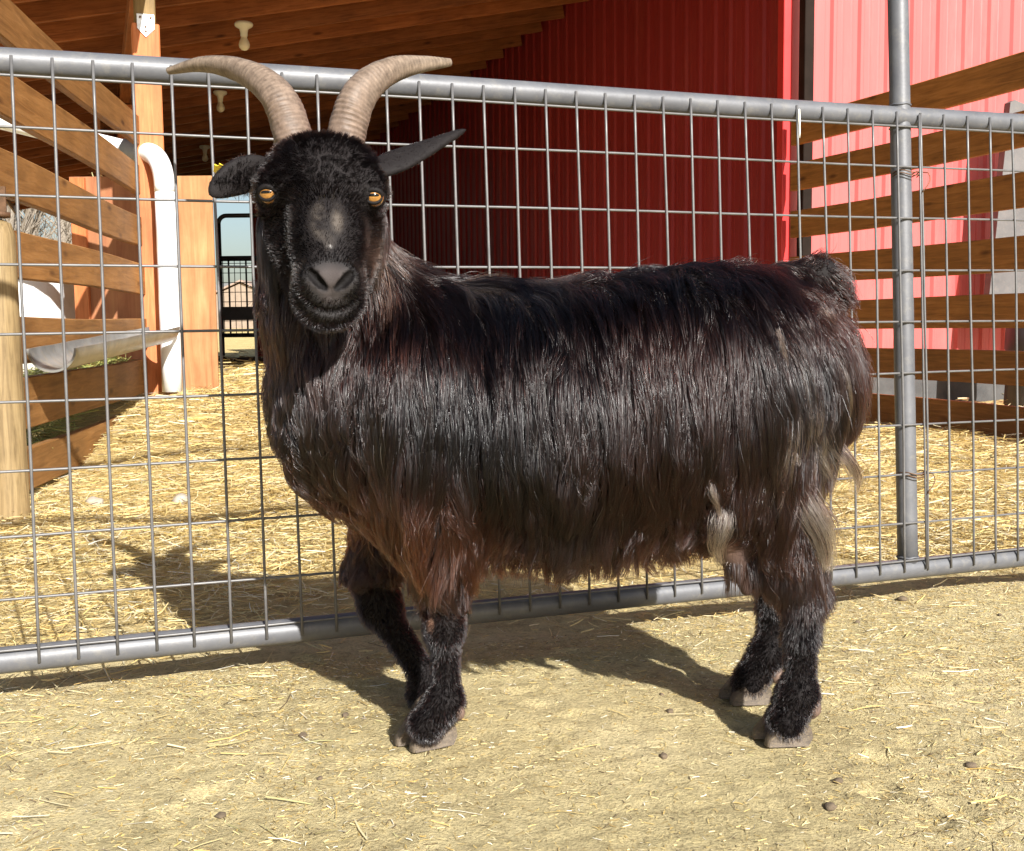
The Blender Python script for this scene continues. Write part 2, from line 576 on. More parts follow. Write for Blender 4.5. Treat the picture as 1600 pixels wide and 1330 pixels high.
def siding(o0, along, out, length, z0, z1f, parent, mat='red', name='siding_panel', w=0.9144):
    along, out = np.array(along), np.array(out)
    k = int(math.ceil(length / w))
    for i in range(k):
        ww = min(w, length - i * w)
        if ww < 0.1:
            break
        pr = [q for q in rib_profile(w) if q[0] <= ww] + ([(ww, 0.0)] if ww < w else [])
        V, Fc = [], []
        pop = 0.0016 * (i % 2)
        zs = 9
        for j in range(zs):
            for (s, h) in pr:
                zt = z1f(i * w + s)
                z = z0 + (zt - z0) * j / (zs - 1)
                wob = 0.0016 * math.sin(z * 2.7 + i * 1.9) * math.sin(s * 5 + i)
                p = np.array(o0) + along * (i * w + s * 1.016) + out * (h + pop + wob)
                V.append((p[0], p[1], z))
        m_ = len(pr)
        for j in range(zs - 1):
            for q in range(m_ - 1):
                Fc.append((j * m_ + q, j * m_ + q + 1, (j + 1) * m_ + q + 1, (j + 1) * m_ + q))
        mesh_obj(name, V, Fc, mat, parent)


siding(CORNER - U * 0.002, U, -D2, 6.4, FOOT, lambda s: 5.6, barn, mat='redlit')
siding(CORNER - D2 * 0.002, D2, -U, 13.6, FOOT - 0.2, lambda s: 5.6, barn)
board('corner_trim', CORNER + np.array([0, 0, FOOT]) - U * 0.03 - D2 * 0.005, CORNER + np.array([0, 0, 5.6]) - U * 0.03 - D2 * 0.005, 0.07, 0.012, 'redtrim', barn, up=tuple(D2))
board('corner_trim', CORNER + np.array([0, 0, FOOT]) - U * 0.045 + D2 * 0.045, CORNER + np.array([0, 0, 5.6]) - U * 0.045 + D2 * 0.045, 0.012, 0.09, 'redtrim', barn, up=tuple(D2))
board('footing', CORNER + U * 0.0 + np.array([0, 0, 0.12]) + D2 * 0.08, CORNER + U * 6.6 + np.array([0, 0, 0.12]) + D2 * 0.08, 0.22, 0.26, 'concrete', barn, bevel=0.01)
mesh_obj('roof', [tuple(CORNER - U * 0.4 - D2 * 0.5 + np.array([0, 0, 5.6])), tuple(CORNER + U * 8 - D2 * 0.5 + np.array([0, 0, 7.4])),
                  tuple(CORNER + U * 8 + D2 * 14 + np.array([0, 0, 7.4])), tuple(CORNER - U * 0.4 + D2 * 14 + np.array([0, 0, 5.6]))], [(0, 1, 2, 3)], 'galv', barn)

# ------------------------------------------------------------------ lean-to shelter
shel = thing('lean_to_shelter', 'open timber lean-to shelter with sloping exposed rafters against the red barn', 'shelter', POST)
ZW, SL = 3.72, 0.212


def roofpt(w, d, dz=0.0):
    p = CORNER - U * w + D2 * d
    return np.array([p[0], p[1], ZW - SL * w + dz])


d = -0.9
while d < 13.2:
    jit = random.uniform(-0.012, 0.012)
    board('rafter', roofpt(0.06, d, 0.095 + jit), roofpt(5.75, d, 0.095 + jit), 0.040, 0.19, 'rafter', shel, bevel=0.003)
    d += 0.61
for i in range(6):
    for j in range(5):
        a, b_ = 0.02 + j * 1.16, 0.02 + (j + 1) * 1.16 - 0.006
        d0, d1 = -1.1 + i * 2.44, -1.1 + (i + 1) * 2.44 - 0.006
        tp = [roofpt(a, d0, 0.195), roofpt(b_, d0, 0.195), roofpt(b_, d1, 0.195), roofpt(a, d1, 0.195)]
        vv = tp + [q + np.array([0, 0, 0.018]) for q in tp]
        mesh_obj('roof_sheathing', vv, [(0, 1, 2, 3), (7, 6, 5, 4), (0, 4, 5, 1), (1, 5, 6, 2), (2, 6, 7, 3), (3, 7, 4, 0)], 'deck', shel)
tp = [roofpt(-0.0, -1.2, 0.22), roofpt(5.95, -1.2, 0.22), roofpt(5.95, 13.7, 0.22), roofpt(0, 13.7, 0.22)]
mesh_obj('metal_roof', tp + [q + np.array([0, 0, 0.004]) for q in tp], [(0, 1, 2, 3), (7, 6, 5, 4), (0, 4, 5, 1), (1, 5, 6, 2), (2, 6, 7, 3), (3, 7, 4, 0)], 'galv', shel)
board('fascia', roofpt(5.78, -1.15, 0.10), roofpt(5.78, 13.5, 0.10), 0.025, 0.22, 'cedar', shel)
# front post in two timbers with a joining plate
PZ = P(248, 41, 6.42)[2]
board('post', POST + np.array([0, 0, -0.3]), POST + np.array([0, 0, PZ]), 0.145, 0.145, 'redwood', shel, up=tuple(-D2), bevel=0.006)
board('upper_post', POST + np.array([0, 0, PZ + 0.002]), POST + np.array([0, 0, PZ + 0.46]), 0.11, 0.11, 'beam', shel, up=tuple(-D2), bevel=0.005)
fr = -D2 * 0.076
pl = [(-0.045, 0.045), (0.045, 0.045), (0.045, -0.03), (0.0, -0.075), (-0.045, -0.03)]
base = POST + fr + np.array([0, 0, PZ])
vv = [base + U * a_ + np.array([0, 0, z_]) for a_, z_ in pl] + [base - D2 * 0.004 + U * a_ + np.array([0, 0, z_]) for a_, z_ in pl]
plate = mesh_obj('joining_plate', vv, [(0, 1, 2, 3, 4), (9, 8, 7, 6, 5)] + [(i, (i + 1) % 5, 5 + (i + 1) % 5, 5 + i) for i in range(5)], 'galv', shel)
for a_, z_ in ((-0.028, 0.028), (0.028, 0.028), (0.0, -0.02), (0.0, -0.045)):
    c = base - D2 * 0.005 + U * a_ + np.array([0, 0, z_])
    tube('bolt', [c, c - D2 * 0.006], 0.006, 'tiewire', plate, seg=8)
board('header_beam', POST + np.array([0, 0, PZ + 0.40]) - D2 * 0.9, POST + np.array([0, 0, PZ + 0.40]) + D2 * 13, 0.09, 0.14, 'rafter', shel)
for dd in (4.2, 8.4, 12.6):
    q = POST + D2 * dd
    board('post', q + np.array([0, 0, -0.3]), q + np.array([0, 0, PZ + 0.32]), 0.14, 0.14, 'redwood', shel, up=tuple(-D2), bevel=0.006)
q = CORNER - D2 * 0.12 + U * 0.045
board('corner_post', q + np.array([0, 0, -0.2]), q + np.array([0, 0, 4.2]), 0.075, 0.075, 'darkbrown', shel, up=tuple(-D2), bevel=0.004)
# back wall of ribbed sheets, open towards the left
siding(CORNER + D2 * 13.4 - U * 2.0, U, -D2, 1.96, 0.0, lambda s: 3.3 + 0.2 * s, shel, mat='red', name='back_wall_or_added_panel')

siding(CORNER + D2 * 13.4 - U * 4.5, U, -D2, 1.45, 0.0, lambda s: 2.45 + 0.2 * s, shel, mat='red', name='back_wall_or_added_panel')  # added section, closes the back to darken the interior
for i in range(8):  # added left wall, put in to keep light out of the shelter
    q0 = CORNER - U * 4.52 + D2 * (3.6 + i * 1.2)
    q1 = q0 + D2 * 1.194
    zz = ZW - SL * 4.52 - 0.02
    board('side_panel', (q0 + q1) / 2 + np.array([0, 0, 0.0]), (q0 + q1) / 2 + np.array([0, 0, zz]), 0.018, 1.194, 'ply_d', shel, up=tuple(D2), bevel=0.001)

# lamp holders under the rafters
for k, (px, py, Y) in enumerate(((381, 48, 9.03), (344, 152, 11.8), (320, 235, 15.6))):
    c = P(px, py, Y)
    ln = thing('lamp', ['unlit bulb in a white porcelain holder under the rafters closest to the front post',
                        'unlit bulb in a white porcelain holder, middle one of the row under the rafters',
                        'unlit bulb in a white porcelain holder, deepest one inside the shelter'][k], 'lamp', c, 'bulb holders under the shelter roof')
    wm = Matrix.Translation(Vector(c))
    lathe('lamp_holder', [(0.012, 0.065), (0.066, 0.06), (0.073, 0.045), (0.066, 0.03), (0.034, 0.01), (0.028, -0.02), (0.026, -0.045)], 'ceramic', ln, wm)
    lathe('bulb', [(0.022, -0.045), (0.027, -0.062), (0.038, -0.085), (0.043, -0.108), (0.038, -0.130), (0.022, -0.146), (0.004, -0.151)], 'bulb', ln, wm)

# ------------------------------------------------------------------ fences
# right fence: shaded side towards us
rf = thing('board_fence', 'brown board fence with its shaded side showing, running up to the red barn', 'fence', CORNER - D2 * 1.5)
for py in (183, 260, 338, 416, 491, 564, 634):
    c = P(1350, py, 7.41)
    c0 = CORNER.copy()
    a = CORNER - D2 * 0.10 - U * 0.04
    e = CORNER - D2 * 4.9 - U * 0.04
    dz = 0.0
    board('board', (a[0], a[1], c[2] + dz), (e[0], e[1], c[2] + dz + random.uniform(-0.01, 0.01)), 0.038, 0.183, 'cedar_b', rf, warp=0.006)
for dd in (2.6, 4.8):
    q = CORNER - D2 * dd + U * 0.035
    board('post', q + np.array([0, 0, -0.3]), q + np.array([0, 0, 2.15]), 0.09, 0.09, 'cedar_b', rf, up=tuple(-D2))

# left fence, sunlit side towards us
LD = np.array([-0.130, 1.0, 0.0])
LD /= np.linalg.norm(LD)
LP = np.array([-1.600, 3.66, 0.0])           # round post
lf = thing('board_fence', 'sunlit orange-brown board fence running from the round treated post to the shelter post', 'fence', LP)
LN = np.array([LD[1], -LD[0], 0.0])          # towards the pen


def on_left(t):
    return LP - LN * 0.09 + LD * t


for k, (pt, pb) in enumerate(((184, 229), (258, 304), (340, 385), (413, 460), (499, 546), (560, 611), (None, None))):
    if pt is None:
        zc, hh = 0.13, 0.15
    else:
        z1, z0 = P(229, pt, 6.37)[2], P(229, pb, 6.37)[2]
        zc, hh = (z0 + z1) / 2, (z1 - z0)
    a, e = on_left(-1.6), on_left(2.74)
    if k >= 3:
        a = on_left(-0.3)
    board('board', (a[0], a[1], zc), (e[0], e[1], zc), 0.038, hh, 'cedar', lf, warp=0.007)
q = LP - LN * 0.035
lp_top = P(12, 342, 3.66)[2]
bm_pts = [q + np.array([0, 0, z]) for z in (-0.2, 0.0, 0.3, 0.6, lp_top - 0.05, lp_top - 0.015, lp_top)]
tube('round_post', bm_pts, [0.066, 0.066, 0.064, 0.063, 0.061, 0.050, 0.02], 'oldpost', lf, seg=18)
hb = tube('hinge_band', [q + np.array([0, 0, lp_top + 0.005]), q + np.array([0, 0, lp_top + 0.02])], 0.05, 'tiewire', lf, seg=14)
board('hinge_plate', q + np.array([0.02, -0.01, lp_top + 0.02]), q + np.array([0.02, -0.01, lp_top + 0.10]), 0.05, 0.008, 'tiewire', lf, up=(0, -1, 0), bevel=0.001)

# ------------------------------------------------------------------ wire gate
GO = np.array([-0.798, 1.869, 0.085])
GU = np.array([0.93951, 0.34253, 0.0012])
GV = np.array([-0.02024, 0.05298, 0.99839])
GN = np.cross(GU, GV)                        # towards the camera
GN /= np.linalg.norm(GN)
if GN[1] > 0:
    GN = -GN
SP = 0.0631
gate = thing('wire_gate', 'grey pipe gate filled with welded wire mesh behind the goat', 'gate', GO * np.array([1, 1, 0]))


def gp(u, v, nn=0.0):
    return GO + GU * u + GV * v + GN * nn


R_RAIL = 0.0225
U0, U1 = -0.62, 3.0
RB = -0.0235                                  # rails sit behind the wires
tube('top_rail', [gp(u, 1.0 + 0.0015 * math.sin(u * 3), RB) for u in np.linspace(U0, U1, 24)], R_RAIL, 'gatepaint', gate, seg=24)
tube('bottom_rail', [gp(u, 0.0 + 0.0015 * math.sin(u * 2 + 1), RB) for u in np.linspace(U0, U1, 24)], R_RAIL, 'gatepaint', gate, seg=24)
tube('end_rail', [gp(U0, v, RB) for v in np.linspace(0.0, 1.75, 12)], R_RAIL * 0.99, 'gatepaint', gate, seg=20)
UP = 28.52 * SP
tube('upright_post', [gp(UP, v, RB - 0.004) for v in np.linspace(0.01, 1.75, 20)], 0.0222, 'gatepaint', gate, seg=24)
tube('overhead_rail', [gp(u, 1.75, RB - 0.004) for u in np.linspace(U0, U1, 10)], 0.0215, 'gatepaint', gate, seg=20)
for v in (0.0, 1.0):                          # weld beads round the upright
    ring = [gp(UP + 0.0228 * math.cos(t), (0.0245 if v == 0 else 0.9755) + 0.001 * math.sin(5 * t), RB - 0.004 + 0.0228 * math.sin(t)) for t in np.linspace(0, 2 * math.pi, 25)]
    tube('weld', ring, 0.0022, 'gatepaint', gate, seg=6)
    if v == 1.0:
        ring = [gp(UP + 0.0228 * math.cos(t), 1.0245 + 0.001 * math.sin(5 * t), RB - 0.004 + 0.0228 * math.sin(t)) for t in np.linspace(0, 2 * math.pi, 25)]
        tube('weld', ring, 0.0022, 'gatepaint', gate, seg=6)
for i in list(range(-9, 29)) + list(range(29, 46)):
    u = i * SP
    if i >= 26:
        u += 0.0005 * (i - 26)
    jt = [random.uniform(-0.0025, 0.0025) for _ in range(4)]
    pts = [gp(u + jt[0] * 0.3, 1.004, 0.0005), gp(u + jt[1], 0.7, 0.0035), gp(u + jt[2], 0.35, 0.0035), gp(u + jt[3] * 0.3, -0.004, 0.0005)]
    cs = []
    for s in np.linspace(0, 1, 13):            # soft bend between the stations
        x = s * 3
        k = min(int(x), 2)
        f_ = x - k
        f_ = f_ * f_ * (3 - 2 * f_)
        cs.append(pts[k] * (1 - f_) + pts[k + 1] * f_ + (GV * 0))
        cs[-1] = gp(0, 0) + GU * ((cs[-1] - GO) @ GU) + GV * (1.004 - 1.008 * s) + GN * ((cs[-1] - GO) @ GN)
    tube('wire', cs, 0.00265, 'wire', gate, seg=7)
tube('wire', [gp(UP + 0.026, v, 0.003) for v in np.linspace(1.0, 0.0, 6)], 0.0023, 'wire', gate, seg=6)
for v in (0.973, 0.887, 0.775, 0.661, 0.547, 0.435, 0.320, 0.211, 0.105, 0.021):
    ph = random.uniform(0, 6)
    tube('wire', [gp(u, v + 0.0012 * math.sin(u * 5 + ph), -0.0018) for u in np.linspace(U0, U1, 30)], 0.00245, 'wire', gate, seg=7)
for v in (0.868, 0.205):
    pts = []
    for t in np.linspace(0, 4 * math.pi, 50):
        pts.append(gp(UP + 0.006 + 0.030 * math.cos(t), v + 0.012 * t / 12 + 0.003 * math.sin(3 * t), RB + 0.0285 * math.sin(t) + 0.003))
    for t in np.linspace(0, 1, 8)[1:]:
        pts.append(gp(UP + 0.036 + 0.012 * math.sin(t * 4), v + 0.012 - 0.05 * t, 0.009))
    tube('tie_wire', pts, 0.0013, 'tiewire', gate, seg=5)
# white bird lime on one wire
tube('lime_streak', [gp(20.03 * SP * 1.0 + 4 * SP, v, 0.0048) for v in np.linspace(0.995, 0.935, 6)], [0.002, 0.0025, 0.003, 0.002, 0.0022, 0.001], 'ceramic', gate, seg=6)

# ------------------------------------------------------------------ downspout, trough, boards
ds = thing('downspout', 'white plastic downspout pipe with an elbow and a grey coupling beside the shelter post', 'pipe', P(268, 610, 6.28))
Yd = 6.26
r_d = 0.054
pb = P(270, 612, Yd)
pt = P(257, 300, Yd)
px_ = pt[0] * 0.5 + pb[0] * 0.5
vert = [np.array([px_, Yd, z]) for z in np.linspace(pb[2], pt[2], 6)]
tgt = P(0, 187, 6.45)
st = P(220, 240, Yd + 0.16)
dirl = (tgt - st) / np.linalg.norm(tgt - st)
top = vert[-1]
bend = []
ctl = np.array([px_, Yd, st[2] - 0.02])
for t in np.linspace(0, 1, 14):
    bend.append((1 - t) ** 2 * top + 2 * t * (1 - t) * (ctl + np.array([0, 0, 0.03])) + t * t * st)
tube('vertical_pipe', vert, r_d, 'pvc', ds, seg=24)
tube('elbow', bend, r_d * 1.02, 'pvc', ds, seg=24)
cp = [st + dirl * t for t in np.linspace(-0.02, 0.10, 4)]
tube('coupling', cp, r_d * 1.1, 'rubber', ds, seg=24)
tube('sloping_pipe', [st + dirl * t for t in np.linspace(0.08, 2.2, 8)], r_d * 0.98, 'pvc', ds, seg=24)

# half-pipe trough hung on the sunny side of the left fence
nearc = P(80, 545, 4.0)
farc = P(256, 511, 6.16)
ax = farc - nearc
Lt = np.linalg.norm(ax)
ax /= Lt
sx = np.cross(ax, [0, 0, 1.0])
sx /= np.linalg.norm(sx)
sz = np.cross(sx, ax)
RO, RI = 0.084, 0.076
V, Fc = [], []
NS, NA = 14, 33
for i in range(NS):
    c = nearc + ax * (Lt * i / (NS - 1))
    fl = 1.0
    for rr in (RO, RI):
        for j in range(NA):
            t = math.pi + math.pi * j / (NA - 1)
            jag = 0.0012 * math.sin(i * 2.1 + j) if j in (0, NA - 1) else 0
            V.append(c + sx * rr * fl * math.cos(t) + sz * (rr * math.sin(t) + jag))
for i in range(NS - 1):
    o1, o2 = i * 2 * NA, (i + 1) * 2 * NA
    for j in range(NA - 1):
        Fc.append((o1 + j, o1 + j + 1, o2 + j + 1, o2 + j))
        Fc.append((o2 + NA + j, o2 + NA + j + 1, o1 + NA + j + 1, o1 + NA + j))
    Fc.append((o1, o2, o2 + NA, o1 + NA))
    Fc.append((o1 + NA - 1, o1 + 2 * NA - 1, o2 + 2 * NA - 1, o2 + NA - 1))
for o1 in (0, (NS - 1) * 2 * NA):
    for j in range(NA - 1):
        Fc.append((o1 + j, o1 + NA + j, o1 + NA + j + 1, o1 + j + 1))
tr = mesh_obj('feed_trough', V, Fc, 'pvc_in', smooth=True)
es = tr.modifiers.new('crisp', 'EDGE_SPLIT')
es.split_angle = math.radians(35)
tag(tr, 'worn white half-pipe feed trough hung along the sunlit board fence', 'trough')

# plywood strip beside the downspout
a, b_ = P(310, 640, 6.85), P(304, 275, 6.85)
o = board('plywood_strip', (a[0], a[1], a[2] - 0.02), (a[0], a[1], b_[2]), 0.018, 0.255, 'ply', None, up=(1, 0, 0), bevel=0.001)
tag(o, 'tall narrow sunlit plywood board standing right of the white downspout', 'board')
# plywood hay feeder behind the left fence: shadows of the fence boards fall on it
pf = thing('hay_feeder', 'reddish plywood hay feeder behind the left fence, wisps of hay on top', 'feeder', (P(175, 500, 7.25)[0], 7.25, 0))
xa, xb = P(114, 400, 7.25)[0], P(240, 400, 7.25)[0]
zt = P(175, 276, 7.25)[2]
board('front_panel', ((xa + xb) / 2, 7.25, -0.1), ((xa + xb) / 2, 7.25, zt), 0.018, xb - xa, 'ply_d', pf, up=(1, 0, 0), bevel=0.001)
board('side_panel', (xa + 0.01, 7.58, -0.1), (xa + 0.01, 7.58, zt), 0.63, 0.018, 'ply_d', pf, up=(1, 0, 0), bevel=0.001)
board('corner_stud', (xa + 0.06, 7.222, -0.1), (xa + 0.06, 7.222, zt - 0.01), 0.036, 0.09, 'redwood', pf, up=(1, 0, 0), bevel=0.002)

# white poly tank
TY = 7.95
tc_ = P(60, 470, TY)
tk = thing('water_tank', 'white plastic tank lying behind the left board fence', 'tank', (tc_[0], TY, 0))
wm = Matrix.Translation((P(118, 470, TY)[0], TY, 0.66)) @ Matrix.Rotation(math.radians(-90), 4, 'Y')
lathe('tank_shell', [(0.02, 0.0), (0.22, 0.012), (0.36, 0.05), (0.45, 0.13), (0.48, 0.24), (0.48, 0.7), (0.465, 0.72), (0.48, 0.74), (0.48, 1.3), (0.465, 1.32), (0.48, 1.34), (0.48, 1.9), (0.40, 2.1), (0.05, 2.2)], 'tank', tk, wm, seg=36)
for sx_ in (-0.5, -1.5):
    board('cradle', (P(118, 470, TY)[0] + sx_, TY - 0.35, 0.11), (P(118, 470, TY)[0] + sx_, TY + 0.35, 0.11), 0.09, 0.24, 'cedar_b', tk)

# grey weathered panel and black barrel behind the right fence
pts = [(1579, 160), (1586, 156), (1600, 162), (1660, 160), (1660, 505), (1541, 505)]
Yg = 8.32
front = [P(x, y, Yg) for x, y in pts]
back = [p + np.array([-0.02, 0.055, 0]) for p in front]
kq = len(pts)
gs = mesh_obj('leaning_panel', front + back, [tuple(range(kq)), tuple(range(2 * kq - 1, kq - 1, -1))] + [(i, kq + i, kq + (i + 1) % kq, (i + 1) % kq) for i in range(kq)], 'greysheet')
tag(gs, 'weathered grey panel with a slanted edge against the sunlit red wall', 'panel')
bc = P(1612, 640, 8.0)
br = thing('barrel', 'black plastic barrel under the weathered grey panel behind the right fence', 'barrel', (bc[0], 8.0, 0))
lathe('barrel_body', [(0.17, 0.0), (0.185, 0.03), (0.178, 0.18), (0.19, 0.20), (0.178, 0.22), (0.178, 0.40), (0.19, 0.42), (0.185, 0.57), (0.17, 0.60), (0.16, 0.58)], 'blackplastic', br, Matrix.Translation((bc[0], 8.0, 0.0)), seg=28)
lathe('barrel_lid', [(0.155, 0.585), (0.155, 0.61), (0.13, 0.615)], 'blackplastic', br, Matrix.Translation((bc[0], 8.0, 0.0)), seg=28)

# ------------------------------------------------------------------ far side: gate, house, hills, bare trees
Yf = 14.5
fg = thing('pipe_gate', 'dark pipe gate with a wire mesh lower half at the far opening of the shelter', 'gate', (P(400, 520, Yf)[0], Yf, 0))
x0, x1 = P(343, 400, Yf)[0], P(470, 400, Yf)[0]
zt_, zm, zl, zb = (P(370, y, Yf)[2] for y in (337, 404, 490, 524))
rr_ = 0.10
pts = [np.array([x0, Yf, 0.25]), np.array([x0, Yf, zt_ - rr_])] + arc((x0 + rr_, Yf, zt_ - rr_), rr_, math.pi, math.pi / 2, 7, (1, 0, 0), (0, 0, 1)) + [np.array([x1, Yf, zt_])]
tube('frame', pts, 0.028, 'darkpipe', fg, seg=10)
tube('rail', [(x0, Yf, zm), (x1, Yf, zm)], 0.034, 'darkpipe', fg, seg=10)
board('kick_board', (x0, Yf, zl), (x1, Yf, zl), 0.03, 0.17, 'darkpipe', fg)
tube('rail', [(x0, Yf, zb), (x1, Yf, zb)], 0.028, 'darkpipe', fg, seg=10)
for i in range(14):
    x = x0 + (x1 - x0) * (i + 0.5) / 14
    tube('mesh_wire', [(x, Yf, zb), (x, Yf, zm)], 0.012 if i % 3 == 1 else 0.005, 'darkpipe', fg, seg=6)
for i in range(8):
    z = zb + (zm - zb) * (i + 0.5) / 8
    tube('mesh_wire', [(x0, Yf, z), (x1, Yf, z)], 0.005, 'darkpipe', fg, seg=6)

hc = P(378, 500, 190)
hs = thing('house', 'small tan gabled house far beyond the shelter', 'house', (hc[0], 190, 0))
zp = P(378, 440, 190)[2]
hw, ze, hd = 5.2, zp - 2.2, 9.0
bx_, by_ = hc[0], 190.0
mesh_obj('wall', [(bx_ - hw + 0.6, by_, -1), (bx_ + hw - 0.6, by_, -1), (bx_ + hw - 0.6, by_, ze), (bx_, by_, zp - 0.25), (bx_ - hw + 0.6, by_, ze),
                  (bx_ - hw + 0.6, by_ + hd, -1), (bx_ + hw - 0.6, by_ + hd, -1), (bx_ + hw - 0.6, by_ + hd, ze), (bx_, by_ + hd, zp - 0.25), (bx_ - hw + 0.6, by_ + hd, ze)],
         [(0, 1, 2, 3, 4), (9, 8, 7, 6, 5), (1, 6, 7, 2), (5, 0, 4, 9)], 'stucco', hs)
for s in (-1, 1):
    q0, q1 = np.array([bx_, by_ - 0.6, zp]), np.array([bx_ + s * hw, by_ - 0.6, ze - 0.1])
    vv = [q0, q1, q1 + np.array([0, hd + 1.2, 0]), q0 + np.array([0, hd + 1.2, 0])]
    mesh_obj('roof_slope', vv + [v + np.array([0, 0, 0.3]) for v in vv], [(0, 1, 2, 3), (7, 6, 5, 4), (0, 4, 5, 1), (1, 5, 6, 2), (2, 6, 7, 3), (3, 7, 4, 0)], 'roofshingle', hs)
for s in (-2.3, 1.4):
    board('window', (bx_ + s, by_ - 0.05, 2.4), (bx_ + s + 1.3, by_ - 0.05, 2.4), 0.08, 1.3, 'window', hs)

# hills
NH = 90
V, Fc = [], []
for i in range(NH):
    a = math.radians(-70 + 140 * i / (NH - 1))
    rr_ = 900
    hgt = 34 + 10 * math.sin(a * 9) + 6 * math.sin(a * 23 + 1) + 3 * math.sin(a * 51)
    for (rad, hh) in ((rr_ - 250, -2), (rr_ - 120, hgt * 0.45), (rr_, hgt), (rr_ + 200, -2)):
        V.append((rad * math.sin(a), rad * math.cos(a), hh))
for i in range(NH - 1):
    for j in range(3):
        Fc.append((i * 4 + j, (i + 1) * 4 + j, (i + 1) * 4 + j + 1, i * 4 + j + 1))
hl = mesh_obj('hills', V, Fc, 'hill', smooth=True)
hl['kind'] = 'structure'

# bare trees seen under the eave, left


def bare_tree(base, H, label, seed):
    rn = random.Random(seed)
    t = thing('bare_tree', label, 'tree', base, 'leafless trees beyond the left fence')
    V, Fc = [], []

    def limb(p, dr, L, r, lev, VV, FF):
        k = 5
        pts, rs = [], []
        for i in range(k):
            pts.append(p.copy())
            rs.append(r * (1 - 0.75 * i / (k - 1)))
            dr = dr + np.array([rn.gauss(0, .10), rn.gauss(0, .10), 0.06])
            dr /= np.linalg.norm(dr)
            p = p + dr * L / (k - 1)
        v, f_ = tube_mesh(pts, rs, 4 if lev else 7)
        o_ = len(VV)
        VV += v
        FF += [tuple(o_ + q for q in ff) for ff in f_]
        return pts, rs

    tv, tf = [], []
    tp, trs = limb(np.array(base, float) - np.array([0, 0, 0.2]), np.array([rn.gauss(0, .03), rn.gauss(0, .03), 1.0]), H, H * 0.017, 0, tv, tf)
    mesh_obj('trunk', tv, tf, 'bark', t, smooth=True)
    for i in range(46):
        s = rn.uniform(0.12, 0.98)
        x = s * 4
        k = min(int(x), 3)
        p = tp[k] + (tp[k + 1] - tp[k]) * (x - k)
        an = rn.uniform(0, 6.28)
        up_ = rn.uniform(0.9, 2.2)
        dr = np.array([math.cos(an), math.sin(an), up_])
        dr /= np.linalg.norm(dr)
        L = H * rn.uniform(0.16, 0.36) * (1.15 - s * 0.6)
        bp_, br_ = limb(p, dr, L, H * 0.0042, 1, V, Fc)
        for j in range(7):
            k2 = rn.randint(1, 3)
            an2 = rn.uniform(0, 6.28)
            d2 = np.array([math.cos(an2), math.sin(an2), rn.uniform(0.4, 2)])
            d2 /= np.linalg.norm(d2)
            limb(bp_[k2], d2, L * rn.uniform(0.25, 0.55), H * 0.0016, 1, V, Fc)
    mesh_obj('crown', V, Fc, 'bark', t)


for k, (px, Y, H) in enumerate(((6, 24, 8.0), (34, 27, 7.0), (62, 25, 6.0), (88, 29, 7.5), (112, 33, 7.0), (-40, 26, 9))):
    bpnt = P(px, 500, Y)
    bare_tree((bpnt[0], Y, 0), H, 'leafless pale-barked tree showing under the shelter eave beyond the white tank', 40 + k)

# ------------------------------------------------------------------ goat
# the body is one continuous surface: smooth union of tapered limbs and ellipsoids, meshed with surface nets
YC = 1.775
GBASE = (0.13, YC, 0.0)
goat = thing('goat', 'long-haired black goat with swept-out ridged horns, standing before the wire gate', 'goat', GBASE)

PRIMS = []      # (kind, data, k, group)


def cone(a, b, ra, rb, k=0.03, sy=1.0, grp=0, cut=False):
    PRIMS.append(('c', (np.array(a, float), np.array(b, float), ra, rb, sy), k, grp, cut))


def ell(c, r, k=0.03, rot=None, grp=0, cut=False):
    PRIMS.append(('e', (np.array(c, float), np.array(r, float), rot), k, grp, cut))


def Rz(a):
    c, s = math.cos(a), math.sin(a)
    return np.array([[c, -s, 0], [s, c, 0], [0, 0, 1.0]])


def Rx(a):
    c, s = math.cos(a), math.sin(a)
    return np.array([[1.0, 0, 0], [0, c, -s], [0, s, c]])


def Ry(a):
    c, s = math.cos(a), math.sin(a)
    return np.array([[c, 0, s], [0, 1.0, 0], [-s, 0, c]])


B = lambda px, py, Y=YC: P(px, py, Y)
# torso
chain = [((572, 640), .136), ((690, 652), .176), ((880, 655), .197), ((1060, 632), .196), ((1160, 592), .166), ((1208, 572), .092)]
for (p0, r0), (p1, r1) in zip(chain[:-1], chain[1:]):
    cone(B(*p0), B(*p1), r0, r1, 0.06, sy=1.10)
cone(B(622, 725), B(690, 745), .092, .11, 0.07, sy=1.1)         # brisket
cone(B(660, 560), B(780, 545), .085, .09, 0.06, sy=1.4)         # withers
cone(B(556, 645, 1.76), B(505, 470, 1.735), .108, .080, 0.06, sy=1.0)   # neck, front
cone(B(648, 560, 1.765), B(520, 400, 1.735), .100, .070, 0.06, sy=1.1)   # neck, crest
cone(B(498, 470, 1.735), B(505, 345, 1.72), .080, .066, 0.04)
for s in (-1, 1):                                                # shoulder and thigh masses
    yy = YC + s * 0.095
    cone(B(640, 620, yy), B(668, 800, yy), .088, .060, 0.05, sy=1.3)
    cone(B(1172, 610, YC + s * .085), B(1188, 765, YC + s * .085), .112, .068, 0.05, sy=1.4)
# tail
cone(B(1225, 435), B(1282, 432), .024, .026, 0.03)
cone(B(1282, 432), B(1318, 478), .024, .010, 0.015)
